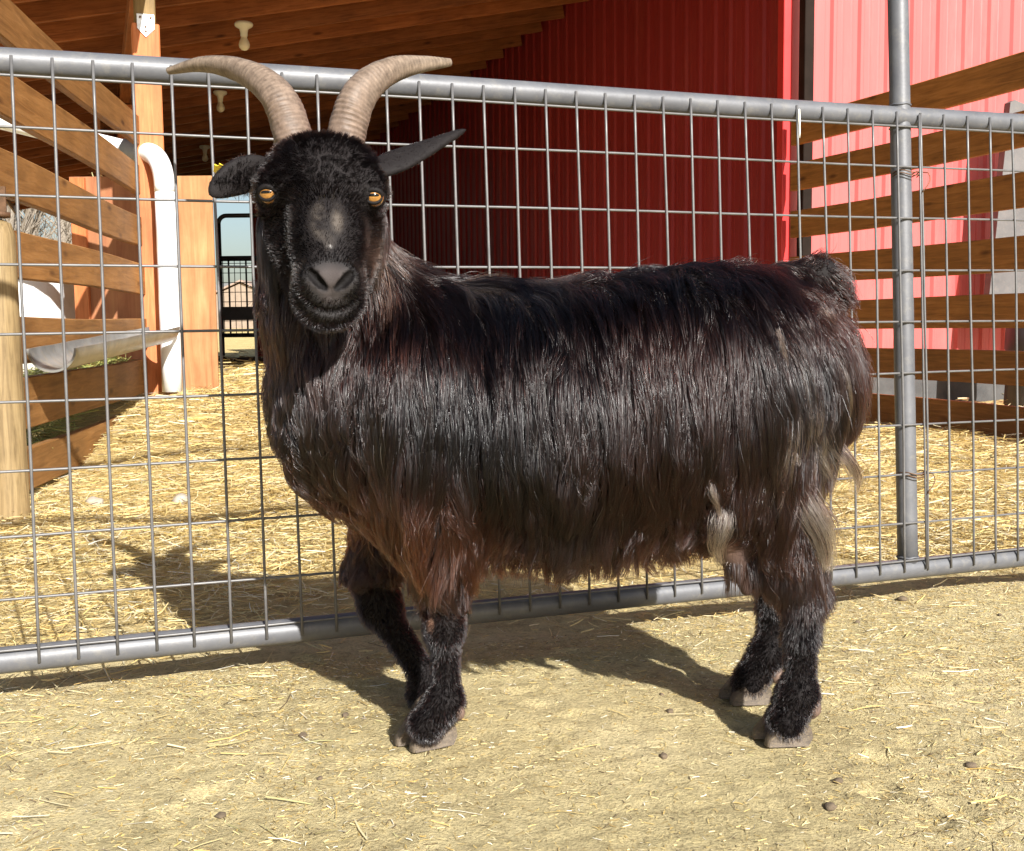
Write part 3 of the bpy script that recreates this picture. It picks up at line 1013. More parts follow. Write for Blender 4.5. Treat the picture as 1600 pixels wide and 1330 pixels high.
# near foreleg
NF, FF_, NH_, FH = 1.672, 1.868, 1.685, 1.872
cone(B(668, 790, NF + .005), B(693, 880, NF), .060, .036, 0.04, grp=2)
cone(B(693, 880, NF), B(696, 975, NF), .033, .0235, 0.02, grp=2)
ell(B(693, 985, NF - .004), (.026, .027, .032), 0.02, grp=2)
cone(B(696, 990, NF), B(697, 1090, NF), .0192, .0178, 0.015, grp=2)
ell(B(694, 1098, NF), (.025, .024, .024), 0.02, grp=2)
cone(B(692, 1102, NF), B(666, 1132, NF - .004), .025, .027, 0.015, grp=2)
# far foreleg
cone(B(615, 780, FF_), B(580, 890, FF_), .062, .037, 0.04, grp=2)
cone(B(580, 890, FF_), B(592, 945, FF_), .037, .031, 0.02, grp=2)
ell(B(596, 950, FF_), (.030, .028, .032), 0.02, grp=2)
cone(B(600, 960, FF_), B(664, 1058, FF_), .0235, .0185, 0.015, grp=2)
ell(B(669, 1062, FF_), (.026, .025, .024), 0.02, grp=2)
cone(B(670, 1064, FF_), B(660, 1084, FF_), .025, .025, 0.012, grp=2)
# near hind leg
cone(B(1186, 755, NH_ + .01), B(1228, 862, NH_), .074, .040, 0.04, sy=1.15, grp=2)
cone(B(1228, 862, NH_), B(1254, 925, NH_), .040, .027, 0.03, grp=2)
ell(B(1260, 922, NH_), (.023, .022, .034), 0.02, grp=2)
cone(B(1254, 940, NH_), B(1249, 1078, NH_), .0238, .0200, 0.02, grp=2)
ell(B(1246, 1088, NH_), (.028, .027, .026), 0.02, grp=2)
cone(B(1242, 1092, NH_), B(1227, 1128, NH_ - .004), .0255, .0285, 0.015, grp=2)
# far hind leg
cone(B(1172, 740, FH), B(1188, 860, FH), .074, .042, 0.04, grp=2)
cone(B(1190, 860, FH), B(1212, 905, FH), .043, .030, 0.03, grp=2)
cone(B(1212, 905, FH), B(1202, 1015, FH), .0240, .0205, 0.02, grp=2)
ell(B(1200, 1022, FH), (.027, .026, .025), 0.02, grp=2)
cone(B(1196, 1026, FH), B(1171, 1066, FH), .026, .028, 0.015, grp=2)
# udder
ell(B(1150, 836, 1.705), (.040, .055, .055), 0.02, grp=3)
cone(B(1158, 880, 1.675), B(1166, 922, 1.670), .020, .009, 0.02, grp=3)
cone(B(1150, 875, 1.80), B(1156, 908, 1.80), .017, .008, 0.02, grp=3)

# head, looking at the camera
HX = 0.0
head_c = B(505, 290, 1.690)
ell(head_c, (.077, .090, .064), 0.03, grp=1)                       # cranium
ell(B(470, 258, 1.652), (.032, .030, .027), 0.03, grp=1)             # woolly forelock lobes
ell(B(541, 258, 1.652), (.032, .030, .027), 0.03, grp=1)
cone(B(508, 290, 1.640), B(513, 372, 1.575), .058, .043, 0.03, grp=1)   # face
cone(B(513, 372, 1.575), B(516, 432, 1.538), .041, .036, 0.03, grp=1)  # nose bridge
ell(B(516, 446, 1.530), (.039, .036, .033), 0.02, grp=1)               # muzzle
ell(B(514, 474, 1.547), (.039, .038, .025), 0.016, grp=1)
ell(B(492, 434, 1.507), (.016, .014, .017), 0.014, grp=1)
ell(B(542, 436, 1.507), (.016, .014, .017), 0.014, grp=1)
ell(B(515, 493, 1.530), (.024, .022, .012), 0.016, grp=1)               # chin
cone(B(512, 460, 1.56), B(506, 385, 1.70), .036, .062, 0.04, grp=1)     # lower jaw
cone(B(460, 345, 1.675), B(481, 410, 1.625), .046, .032, 0.04, grp=1)   # cheeks
cone(B(550, 348, 1.675), B(540, 412, 1.625), .046, .032, 0.04, grp=1)
ell(B(430, 300, 1.628), (.028, .029, .025), 0.02, grp=1)               # orbits
ell(B(574, 304, 1.628), (.028, .029, .025), 0.02, grp=1)
cone(B(432, 278, 1.620), B(470, 284, 1.606), .013, .012, 0.02, grp=1)   # brow ridges
cone(B(576, 281, 1.620), B(542, 286, 1.606), .013, .012, 0.02, grp=1)
# ears: thin flattened leaves
LE0, LE1, LE2 = B(418, 264, 1.665), B(376, 268, 1.640), B(340, 296, 1.618)


def leaf(p0, p1, p2, w, th, nrm, prof):
    """ear as a row of flattened ellipsoids"""
    for t in np.linspace(0, 1, 9):
        c = (1 - t) ** 2 * p0 + 2 * t * (1 - t) * p1 + t * t * p2
        d_ = 2 * (1 - t) * (p1 - p0) + 2 * t * (p2 - p1)
        d_ /= np.linalg.norm(d_)
        n_ = nrm - d_ * (nrm @ d_)
        n_ /= np.linalg.norm(n_)
        s_ = np.cross(n_, d_)
        ww = w * np.interp(t, np.linspace(0, 1, len(prof)), prof)
        ell(c, (0.016, ww, th * (1.25 - 0.5 * t)), 0.010, rot=np.stack([d_, s_, n_]), grp=4)


leaf(LE0, LE1, LE2, .0230, .0048, np.array([-0.10, -0.92, -0.38]), (0.6, 0.98, 1.0, 0.85, 0.5))
RE0, RE1, RE2 = B(590, 264, 1.665), B(650, 240, 1.70), B(716, 208, 1.735)
leaf(RE0, RE1, RE2, .0245, .0052, np.array([-0.25, -0.80, 0.45]), (0.85, 1.0, 0.8, 0.5, 0.22))

# ---- evaluate on a rectilinear grid (finer round the head)


def axis(lo, hi, f0, f1, fine, coarse):
    out = []
    if f0 > lo:
        out += list(np.arange(lo, f0, coarse))
    out += list(np.arange(max(f0, lo), min(f1, hi), fine))
    if f1 < hi:
        out += list(np.arange(f1, hi + coarse, coarse))
    return np.array(out, np.float32)


gx = axis(-0.52, 0.60, -0.50, -0.05, 0.0034, 0.0060)
gy = axis(1.42, 2.06, 1.46, 1.76, 0.0036, 0.0060)
gz = axis(0.0, 1.02, 0.62, 0.94, 0.0034, 0.0060)
S = np.full((len(gx), len(gy), len(gz)), 0.25, np.float32)


def prim_eval(pr, X, Y, Z):
    kind, data, k, grp, cut = pr
    if kind == 'c':
        a, b_, ra, rb, sy = data
        ba = b_ - a
        px, py, pz = X - a[0], Y - a[1], Z - a[2]
        t = np.clip((px * ba[0] + py * ba[1] + pz * ba[2]) / (ba @ ba), 0, 1)
        qx, qy, qz = px - t * ba[0], (py - t * ba[1]) * sy, pz - t * ba[2]
        return np.sqrt(qx * qx + qy * qy + qz * qz) - (ra + (rb - ra) * t)
    c, r, rot = data
    px, py, pz = X - c[0], Y - c[1], Z - c[2]
    if rot is not None:
        px, py, pz = (rot[i][0] * px + rot[i][1] * py + rot[i][2] * pz for i in range(3))
    k0 = np.sqrt((px / r[0]) ** 2 + (py / r[1]) ** 2 + (pz / r[2]) ** 2)
    k1 = np.sqrt((px / r[0] ** 2) ** 2 + (py / r[1] ** 2) ** 2 + (pz / r[2] ** 2) ** 2)
    return k0 * (k0 - 1) / np.maximum(k1, 1e-6)


def prim_box(pr):
    kind, data, k, grp, cut = pr
    if kind == 'c':
        a, b_, ra, rb, sy = data
        m_ = max(ra, rb) + 0.05 + k
        return np.minimum(a, b_) - m_, np.maximum(a, b_) + m_
    c, r, rot = data
    m_ = max(r) + 0.05 + k
    return c - m_, c + m_


def stamp(pr):
    lo, hi = prim_box(pr)
    i0, i1 = np.searchsorted(gx, lo[0]), np.searchsorted(gx, hi[0])
    j0, j1 = np.searchsorted(gy, lo[1]), np.searchsorted(gy, hi[1])
    k0_, k1_ = np.searchsorted(gz, lo[2]), np.searchsorted(gz, hi[2])
    if i1 <= i0 or j1 <= j0 or k1_ <= k0_:
        return
    d_ = prim_eval(pr, gx[i0:i1, None, None], gy[None, j0:j1, None], gz[None, None, k0_:k1_]).astype(np.float32)
    sub = S[i0:i1, j0:j1, k0_:k1_]
    k = pr[2]
    if pr[4]:
        h = np.clip(0.5 - 0.5 * (sub + d_) / k, 0, 1)
        S[i0:i1, j0:j1, k0_:k1_] = sub + (-d_ - sub) * h + k * h * (1 - h)
    else:
        h = np.clip(0.5 + 0.5 * (sub - d_) / k, 0, 1)
        S[i0:i1, j0:j1, k0_:k1_] = sub + (d_ - sub) * h - k * h * (1 - h)


for pr in PRIMS:
    stamp(pr)


def surface_nets(S, gx, gy, gz):
    nx, ny, nz = S.shape
    ins = S < 0
    c = np.zeros((nx - 1, ny - 1, nz - 1), np.int8)
    for dx in (0, 1):
        for dy in (0, 1):
            for dz in (0, 1):
                c += ins[dx:nx - 1 + dx, dy:ny - 1 + dy, dz:nz - 1 + dz]
    act = (c > 0) & (c < 8)
    I, J, K = np.nonzero(act)
    ident = np.full(act.shape, -1, np.int32)
    ident[I, J, K] = np.arange(len(I))
    acc = np.zeros((len(I), 3))
    cnt = np.zeros(len(I))
    corners = [(0, 0, 0), (1, 0, 0), (0, 1, 0), (1, 1, 0), (0, 0, 1), (1, 0, 1), (0, 1, 1), (1, 1, 1)]
    for a in range(8):
        for b_ in range(a + 1, 8):
            ca, cb = corners[a], corners[b_]
            if sum(abs(u - v) for u, v in zip(ca, cb)) != 1:
                continue
            sa = S[I + ca[0], J + ca[1], K + ca[2]]
            sb = S[I + cb[0], J + cb[1], K + cb[2]]
            ch = (sa < 0) != (sb < 0)
            t = np.where(ch, sa / np.where(ch, sa - sb, 1), 0)
            pa = np.stack([gx[I + ca[0]], gy[J + ca[1]], gz[K + ca[2]]], 1)
            pb_ = np.stack([gx[I + cb[0]], gy[J + cb[1]], gz[K + cb[2]]], 1)
            acc += np.where(ch[:, None], pa + (pb_ - pa) * t[:, None], 0)
            cnt += ch
    Vv = acc / cnt[:, None]
    quads = []
    for axn in range(3):
        sl0 = [slice(None)] * 3
        sl1 = [slice(None)] * 3
        sl0[axn], sl1[axn] = slice(0, -1), slice(1, None)
        ch = ins[tuple(sl0)] != ins[tuple(sl1)]
        fl = ins[tuple(sl0)]
        A = np.nonzero(ch)
        a1, a2 = (axn + 1) % 3, (axn + 2) % 3
        ok = (A[a1] > 0) & (A[a2] > 0) & (A[a1] < S.shape[a1] - 1) & (A[a2] < S.shape[a2] - 1)
        A = [q[ok] for q in A]
        f_ = fl[tuple(A)]

        def cell(o1, o2):
            q = [x.copy() for x in A]
            q[a1] -= o1
            q[a2] -= o2
            return ident[tuple(q)]
        Q = np.stack([cell(1, 1), cell(0, 1), cell(0, 0), cell(1, 0)], 1)
        Q[~f_] = Q[~f_][:, ::-1]
        quads.append(Q)
    return Vv, np.concatenate(quads)




def trilerp(A, p):
    ix = np.clip(np.searchsorted(gx, p[:, 0]) - 1, 0, len(gx) - 2)
    iy = np.clip(np.searchsorted(gy, p[:, 1]) - 1, 0, len(gy) - 2)
    iz = np.clip(np.searchsorted(gz, p[:, 2]) - 1, 0, len(gz) - 2)
    fx = np.clip((p[:, 0] - gx[ix]) / (gx[ix + 1] - gx[ix]), 0, 1)
    fy = np.clip((p[:, 1] - gy[iy]) / (gy[iy + 1] - gy[iy]), 0, 1)
    fz = np.clip((p[:, 2] - gz[iz]) / (gz[iz + 1] - gz[iz]), 0, 1)
    out = 0
    for dx in (0, 1):
        for dy in (0, 1):
            for dz in (0, 1):
                w = (fx if dx else 1 - fx) * (fy if dy else 1 - fy) * (fz if dz else 1 - fz)
                out = out + A[ix + dx, iy + dy, iz + dz] * w
    return out


def skin_at(px, py, sink=0.0):
    r_ = ray(px, py)
    ts = np.linspace(1.42, 1.85, 900)
    pts = np.array([0, 0, CAM_H]) + r_[None] * (ts / r_[1])[:, None]
    sd = trilerp(S, pts)
    i = int(np.argmax(sd < 0))
    return pts[i] + r_ / np.linalg.norm(r_) * sink


# nostrils, lip cleft and mouth line carved into the muzzle
cuts = []
for path, rad, k in (([(483, 424), (490, 432), (500, 443), (508, 449)], (.0042, .0060, .0054, .0030), .003), ([(550, 427), (544, 434), (535, 444), (527, 450)], (.0042, .0060, .0054, .0030), .003),
                     ([(517, 452), (517, 462), (516, 476)], (.0016, .0016, .0016), .004), ([(468, 462), (480, 474), (497, 483), (516, 487), (536, 484), (550, 476), (560, 465)], (.0015, .0022, .0026, .0028, .0026, .0022, .0015), .005)):
    hit = [skin_at(x_, y_, 0.0030 if rad[0] > 0.003 else 0.0012) for x_, y_ in path]
    for a_, b_, ra_, rb_ in zip(hit[:-1], hit[1:], rad[:-1], rad[1:]):
        cuts.append(('c', (a_, b_, ra_, rb_, 1.0), k, 1, True))
for pr in cuts:
    stamp(pr)
GV_, GF_ = surface_nets(S, gx, gy, gz)


def grad(p, e=0.004):
    g_ = np.empty((len(p), 3))
    for a in range(3):
        o = np.zeros(3)
        o[a] = e
        g_[:, a] = trilerp(S, p + o) - trilerp(S, p - o)
    return g_ / np.maximum(np.linalg.norm(g_, axis=1), 1e-6)[:, None]


def pix(p):
    """world -> photo pixel, used to lay out coat patches"""
    c = (p - np.array([0, 0, CAM_H])) @ RW
    return 800 + F_PX * c[:, 0] / c[:, 2], 665 + F_PX * c[:, 1] / c[:, 2]


def group_dist(p, grp):
    out = np.full(len(p), 9.0)
    for pr in PRIMS:
        if pr[3] == grp and not pr[4]:
            out = np.minimum(out, prim_eval(pr, p[:, 0], p[:, 1], p[:, 2]))
    return out


# skin colours (per vertex): black hide, grey nose leather, pale bridge patch, pink udder
px_, py_ = pix(GV_)
col = np.tile(np.array([0.010, 0.008, 0.008]), (len(GV_), 1))
facing = GV_[:, 1] < 1.66


def blob(cx, cy, rx, ry, soft=0.35):
    q = np.sqrt(((px_ - cx) / rx) ** 2 + ((py_ - cy) / ry) ** 2)
    return np.clip((1 - q) / soft, 0, 1) * facing


def mixc(w, c):
    global col
    col = col * (1 - w[:, None]) + np.array(c) * w[:, None]


nz_ = snoise(GV_, 260) * 0.25 + snoise(GV_, 90, 2) * 0.25
mixc(np.clip(blob(517, 450, 62, 62) * 0.75, 0, 1), (0.028, 0.026, 0.026))
mixc(np.clip(blob(517, 438, 40, 30, 0.5) * (0.9 + nz_ * 0.4), 0, 1), (0.050, 0.041, 0.039))
mixc(np.clip(blob(517, 467, 22, 12, 0.6) * 0.5, 0, 1), (0.055, 0.045, 0.042))
mixc(np.clip(blob(498, 346, 16, 32, 0.8) * (0.6 + 1.6 * nz_), 0, 1), (0.072, 0.060, 0.050))
mixc(np.clip(blob(526, 344, 13, 28, 0.8) * (0.6 + 1.6 * nz_), 0, 1), (0.072, 0.060, 0.050))
mixc(np.clip(blob(513, 372, 14, 22, 0.6) * (0.5 + nz_), 0, 1), (0.055, 0.046, 0.04))
mixc(blob(516, 385, 4, 4, 0.5), (0.22, 0.21, 0.20))
cd = np.full(len(GV_), 9.0)
for pr in cuts[:6]:
    cd = np.minimum(cd, prim_eval(pr, GV_[:, 0], GV_[:, 1], GV_[:, 2]))
mixc(np.clip(1.6 - cd / 0.0022, 0, 1), (0.004, 0.003, 0.003))
du = group_dist(GV_, 3)
mixc(np.clip(1 - du / 0.012, 0, 1) * (px_ < 1162) * 0.9, (0.15, 0.095, 0.072))
mixc(np.clip(1 - du / 0.012, 0, 1) * np.clip((px_ - 1140) / 20, 0, 1), (0.055, 0.034, 0.028))
for (cx, cy) in ((672, 978),):
    q = np.sqrt(((px_ - cx) / 7) ** 2 + ((py_ - cy) / 14) ** 2)
    mixc(np.clip((1 - q) / 0.4, 0, 1) * (GV_[:, 1] < 1.7), (0.33, 0.21, 0.15))

m, nt, n, l, b = new_mat('goat_hide')
a = nd(n, 'ShaderNodeAttribute', attribute_name='hide')
l.new(a.outputs['Color'], b.inputs['Base Color'])
b.inputs['Roughness'].default_value = 0.7
b.inputs['Specular IOR Level'].default_value = 0.16
nzt = nd(n, 'ShaderNodeTexNoise', Scale=420.0, Detail=4.0)
tcn = n.new('ShaderNodeTexCoord')
l.new(tcn.outputs['Object'], nzt.inputs['Vector'])
bpn = nd(n, 'ShaderNodeBump', Strength=0.45, Distance=0.0012)
l.new(nzt.outputs['Fac'], bpn.inputs['Height'])
l.new(bpn.outputs[0], b.inputs['Normal'])
MAT['hide'] = m
body = fast_mesh('body', GV_, GF_, 'hide', goat, smooth=True)
ca = body.data.color_attributes.new('hide', 'FLOAT_COLOR', 'POINT')
ca.data.foreach_set('color', np.concatenate([col, np.ones((len(col), 1))], 1).astype(np.float32).ravel())
print('goat body', len(GV_), 'verts', round(time.time() - T0, 1), 's')

# ---- horns
m, nt, n, l, b = new_mat('horn')
a = nd(n, 'ShaderNodeAttribute', attribute_name='ringc')
nzt = nd(n, 'ShaderNodeTexNoise', Scale=90.0, Detail=6.0, Roughness=0.7)
tcn = n.new('ShaderNodeTexCoord')
l.new(tcn.outputs['Object'], nzt.inputs['Vector'])
rr = ramp(n, [(0.3, (0.55, 0.51, 0.48)), (0.5, (0.95, 0.92, 0.90)), (0.72, (1.35, 1.32, 1.28))])
l.new(nzt.outputs['Fac'], rr.inputs[0])
mx = nd(n, 'ShaderNodeMix', data_type='RGBA', blend_type='MULTIPLY')
mx.inputs[0].default_value = 1.0
l.new(a.outputs['Color'], mx.inputs[6])
l.new(rr.outputs[0], mx.inputs[7])
l.new(mx.outputs[2], b.inputs['Base Color'])
b.inputs['Roughness'].default_value = 0.55
b.inputs['Specular IOR Level'].default_value = 0.35
bpn = nd(n, 'ShaderNodeBump', Strength=0.4, Distance=0.0015)
l.new(nzt.outputs['Fac'], bpn.inputs['Height'])
l.new(bpn.outputs[0], b.inputs['Normal'])
MAT['horn'] = m


def bez(ctrl, n_):
    """Catmull-Rom through control points"""
    c = np.array([2 * ctrl[0] - ctrl[1]] + list(ctrl) + [2 * ctrl[-1] - ctrl[-2]])
    k = len(ctrl) - 1
    out = []
    for t in np.linspace(0, k, n_):
        i = min(int(t), k - 1)
        f_ = t - i
        p0, p1, p2, p3 = c[i:i + 4]
        out.append(0.5 * (2 * p1 + (p2 - p0) * f_ + (2 * p0 - 5 * p1 + 4 * p2 - p3) * f_ ** 2 + (3 * p1 - p0 - 3 * p2 + p3) * f_ ** 3))
    return np.array(out)


def horn(ctrl, rads, seedv):
    ctrl = [B(*c) for c in ctrl]
    N, SEG = 150, 28
    sp = bez(ctrl, N)
    tan = np.gradient(sp, axis=0)
    tan /= np.linalg.norm(tan, axis=1)[:, None]
    x = np.cross(tan[0], [0, 1.0, 0])
    V, C = [], []
    rn = random.Random(seedv)
    length = np.concatenate([[0], np.cumsum(np.linalg.norm(np.diff(sp, axis=0), axis=1))])
    rads_i = np.interp(np.linspace(0, 1, N), np.linspace(0, 1, len(rads)), rads)
    for i in range(N):
        x = x - tan[i] * (x @ tan[i])
        x /= np.linalg.norm(x)
        y = np.cross(tan[i], x)
        s = i / (N - 1)
        ringamp = 0.0017 * (1 - 0.75 * s) * (0.55 + 0.45 * math.sin(length[i] * 95 + seedv) + 0.35 * math.sin(length[i] * 41))
        ring = math.sin(length[i] / 0.0066 * 2 * math.pi + 1.5 * math.sin(length[i] * 60))
        for j in range(SEG):
            t = 2 * math.pi * j / SEG
            wob = 0.0007 * math.sin(3 * t + length[i] * 50) + 0.0005 * math.sin(7 * t + i * 0.4)
            keel = 0.10 * max(0, math.cos(t - 1.2)) ** 4
            r = rads_i[i] * (1 + keel) * (1 + 0.02 * math.sin(2 * t)) + ringamp * ring * (0.6 + 0.4 * math.sin(t * 2 + i * 0.13)) + wob * (1 - s)
            V.append(sp[i] + r * (0.98 * math.cos(t) * x + 1.0 * math.sin(t) * y))
            v_ = 0.9 + 0.12 * ring + 0.11 * math.sin(5 * t + length[i] * 24 + seedv) + rn.gauss(0, 0.03)
            base = np.array([0.160, 0.114, 0.088]) * (1 - s) + np.array([0.20, 0.158, 0.118]) * s
            C.append(base * v_)
    Fc = []
    for i in range(N - 1):
        for j in range(SEG):
            j2 = (j + 1) % SEG
            Fc.append((i * SEG + j, i * SEG + j2, (i + 1) * SEG + j2, (i + 1) * SEG + j))
    V.append(sp[-1] + tan[-1] * rads_i[-1] * 0.8)
    C.append(C[-1])
    for j in range(SEG):
        Fc.append(((N - 1) * SEG + j, (N - 1) * SEG + (j + 1) % SEG, len(V) - 1))
    o = mesh_obj('horn', V, Fc, 'horn', goat, smooth=True)
    ca = o.data.color_attributes.new('ringc', 'FLOAT_COLOR', 'POINT')
    ca.data.foreach_set('color', np.concatenate([np.array(C), np.ones((len(C), 1))], 1).astype(np.float32).ravel())
    return o


HR = [.0282, .0284, .0278, .0258, .0228, .0190, .0148, .0104, .0058]
horn([(465, 245, 1.690), (456, 205, 1.69), (439, 160, 1.700), (410, 128, 1.720), (366, 107, 1.755), (315, 101, 1.79), (264, 111, 1.825)], HR, 1)
horn([(538, 245, 1.690), (543, 205, 1.69), (556, 160, 1.700), (581, 129, 1.720), (616, 109, 1.755), (660, 101, 1.79), (703, 98, 1.825)], HR, 2)

# ---- eyes: amber with a horizontal dark pupil
m, nt, n, l, b = new_mat('goat_iris')
nzt = nd(n, 'ShaderNodeTexNoise', Scale=300.0, Detail=3.0)
tcn = n.new('ShaderNodeTexCoord')
l.new(tcn.outputs['Object'], nzt.inputs['Vector'])
rr = ramp(n, [(0.3, (0.20, 0.082, 0.014)), (0.7, (0.31, 0.15, 0.032))])
l.new(nzt.outputs['Fac'], rr.inputs[0])
l.new(rr.outputs[0], b.inputs['Base Color'])
b.inputs['Roughness'].default_value = 0.15
b.inputs['Coat Weight'].default_value = 1.0
b.inputs['Coat Roughness'].default_value = 0.03
MAT['iris'] = m
m, nt, n, l, b = new_mat('goat_pupil')
b.inputs['Base Color'].default_value = (0.006, 0.005, 0.005, 1)
b.inputs['Roughness'].default_value = 0.1
MAT['pupil'] = m


def ellipsoid(name, c, r, rot, mat, parent, seg=24, rings=14):
    V, Fc = [], []
    for i in range(rings + 1):
        ph = math.pi * i / rings
        for j in range(seg):
            t = 2 * math.pi * j / seg
            q = np.array([r[0] * math.sin(ph) * math.cos(t), r[1] * math.sin(ph) * math.sin(t), r[2] * math.cos(ph)])
            V.append(np.array(c) + rot.T @ q)
    for i in range(rings):
        for j in range(seg):
            j2 = (j + 1) % seg
            Fc.append((i * seg + j, (i + 1) * seg + j, (i + 1) * seg + j2, i * seg + j2))
    return mesh_obj(name, V, Fc, mat, parent, smooth=True)


for (px, py, sgn) in ((416, 306, -1), (589, 311, 1)):
    # march along the view of the spot to the skin, then seat the ball in it
    r_ = ray(px, py)
    ts = np.linspace(1.45, 1.8, 700)
    pts = np.array([0, 0, CAM_H]) + r_[None] * (ts / r_[1])[:, None]
    sd = trilerp(S, pts)
    hit = pts[np.argmax(sd < 0.0)] if (sd < 0).any() else P(px, py, 1.62)
    nrm = grad(hit[None])[0]
    look = np.array([sgn * 0.62, -1.0, 0.05])
    look /= np.linalg.norm(look)
    c = hit - nrm * 0.0098
    side = np.cross([0, 0, 1.0], look)
    side /= np.linalg.norm(side)
    upv = np.cross(look, side)
    rot = np.stack([side, look, upv])
    ey = ellipsoid('eye', c, (.0148, .0148, .0142), rot, 'iris', goat, 32, 20)
    vd = np.array([0, -1.0, 0.0]) * 0.72 + look * 0.28
    vd /= np.linalg.norm(vd)
    sd2 = np.cross([0, 0, 1.0], vd)
    sd2 /= np.linalg.norm(sd2)
    ellipsoid('pupil', c + vd * 0.0128 + np.array([0, 0, 0.0008]), (.0078, .0032, .0026), np.stack([sd2, vd, np.cross(vd, sd2)]), 'pupil', ey)
    # lids: a thin rim of hide round the ball, the upper one heavier
    MAT_l = bpy.data.materials.get('eyelid_skin') or paint_mat('eyelid_skin', (0.003, 0.0025, 0.0025), (0.008, 0.006, 0.006), 0.7, spec=0.2, nscale=60)
    for t0, t1, rad, zo in ((-0.15, math.pi + 0.15, 0.0046, 0.0075), (math.pi - 0.1, 2 * math.pi + 0.1, 0.0026, 0.0092)):
        ring = []
        for t in np.linspace(t0, t1, 19):
            q = vd * 0.0105 + sd2 * 0.0132 * math.cos(t) + np.array([0, 0, 1.0]) * zo * math.sin(t)
            q = q / np.linalg.norm(q) * 0.0148
            ring.append(c + q)
        rads = [rad * (0.45 + 0.55 * math.sin(math.pi * i_ / 18)) for i_ in range(19)]
        tube('eyelid', ring, rads, MAT_l, goat, seg=8)

# ---- hooves: two claws a foot, dewclaws behind
MAT['hoof'] = paint_mat('hoof_horn', (0.060, 0.046, 0.034), (0.14, 0.108, 0.078), 0.6, nscale=70, bump=0.4, stretch=(1, 1, 2.5), dirt=(0.30, 0.23, 0.13), dirt_amt=0.6)
MAT['dew'] = paint_mat('dewclaw_horn', (0.10, 0.064, 0.048), (0.16, 0.105, 0.08), 0.6, nscale=60, bump=0.3)


def claw(toe, yaw, sc_=1.0, z0=0.0):
    """one claw: toe at origin pointing -x"""
    prof = [(0.0, 0.0), (0.030, 0.0), (0.060, 0.0), (0.066, 0.010), (0.064, 0.022), (0.054, 0.036), (0.034, 0.044), (0.018, 0.030), (0.002, 0.010)]
    V, Fc = [], []
    lay = [(-0.5, 0.86), (-0.38, 0.97), (0.0, 1.0), (0.38, 0.97), (0.5, 0.86)]
    for (y, s) in lay:
        for (x, z) in prof:
            cx, cz = 0.032, 0.016
            taper = 0.62 + 0.38 * min(1, x / 0.03)
            V.append(((cx + (x - cx) * s) * sc_, y * 0.027 * taper * sc_, max(0.0, (cz + (z - cz) * s)) * sc_ if z > 0 else (0 if s > 0.9 else 0.002)))
    k = len(prof)
    for i in range(len(lay) - 1):
        for j in range(k):
            j2 = (j + 1) % k
            Fc.append((i * k + j, i * k + j2, (i + 1) * k + j2, (i + 1) * k + j))
    Fc.append(tuple(range(k)))
    Fc.append(tuple((len(lay) - 1) * k + j for j in range(k - 1, -1, -1)))
    wm = Matrix.Translation((toe[0], toe[1], toe[2])) @ Matrix.Rotation(yaw, 4, 'Z')
    o = mesh_obj('hoof', V, Fc, 'hoof', goat, wm, smooth=False)
    bv = o.modifiers.new('soft', 'BEVEL')
    bv.width, bv.segments, bv.limit_method = 0.004, 2, 'ANGLE'
    o.data.polygons.foreach_set('use_smooth', [True] * len(o.data.polygons))


feet = [((634, 1177), NF, 0.50, 1.06), ((637, 1098), FF_, 0.0, 1.0), ((1188, 1165), NH_, 0.05, 1.0), ((1134, 1092), FH, 0.05, 0.98)]
for (px, py), yy, yaw, s_ in feet:
    toe = P(px, py, yy - 0.014)
    toe[2] = 0.001
    rz = Rz(yaw)
    claw(toe + rz @ np.array([0.006, -0.003, 0]), yaw + 0.12, s_ * 1.12)
    claw(toe + rz @ np.array([-0.004, 0.036, 0]), yaw - 0.12, s_ * 1.12)
for (px, py, Y, r_) in ((716, 1112, NF - .012, .0095), (1270, 1104, NH_ - .010, .0125), (1213, 1054, FH - .012, .0125), (712, 1116, NF + .018, .009), (1266, 1108, NH_ + .02, .012)):
    ellipsoid('dewclaw', P(px, py, Y), (r_, r_ * .8, r_ * 1.35), Ry(0.35), 'dew', goat, 14, 8)

# yellow tag behind the ear
m, nt, n, l, b = new_mat('tag_yellow')
b.inputs['Base Color'].default_value = (0.75, 0.55, 0.03, 1)
b.inputs['Roughness'].default_value = 0.4
MAT['tagyellow'] = m
tgc = B(352, 272, 1.652)
bm = bmesh.new()
bmesh.ops.create_cube(bm, size=1.0)
bmesh.ops.scale(bm, vec=(0.036, 0.0016, 0.030), verts=bm.verts)
bmesh.ops.bevel(bm, geom=[e for e in bm.edges if abs((e.verts[0].co - e.verts[1].co).y) > 0.001], offset=0.007, segments=3, affect='EDGES')
bm_obj('ear_tag', bm, 'tagyellow', goat, Matrix.Translation(Vector(tgc)) @ Matrix.Rotation(0.5, 4, 'Y') @ Matrix.Rotation(0.9, 4, 'X'))

# ------------------------------------------------------------------ goat's coat: real strands
FV = GV_[GF_]                                         # (nf,4,3)
areas = 0.5 * np.linalg.norm(np.cross(FV[:, 2] - FV[:, 0], FV[:, 3] - FV[:, 1]), axis=1)
fc = FV.mean(1)
gd = np.stack([np.minimum(group_dist(fc, 0), 9), group_dist(fc, 1), group_dist(fc, 2), group_dist(fc, 3), group_dist(fc, 4)], 1)
f_px, f_py = pix(fc)
f_head = (gd[:, 1] < np.minimum(gd[:, 0], gd[:, 2]) - 0.004) & (fc[:, 2] > 0.6)
f_ear = gd[:, 4] < 0.003
f_udder = (gd[:, 3] < 0.004) & (gd[:, 3] < gd[:, 0])
f_leg = (fc[:, 2] < 0.30) & (gd[:, 2] < gd[:, 0] + 0.004)
near = fc[:, 1] < 1.86
dens = np.full(len(fc), 80000.0)                      # strands per square metre
dens[f_leg] = 300000
dens[f_head] = 360000
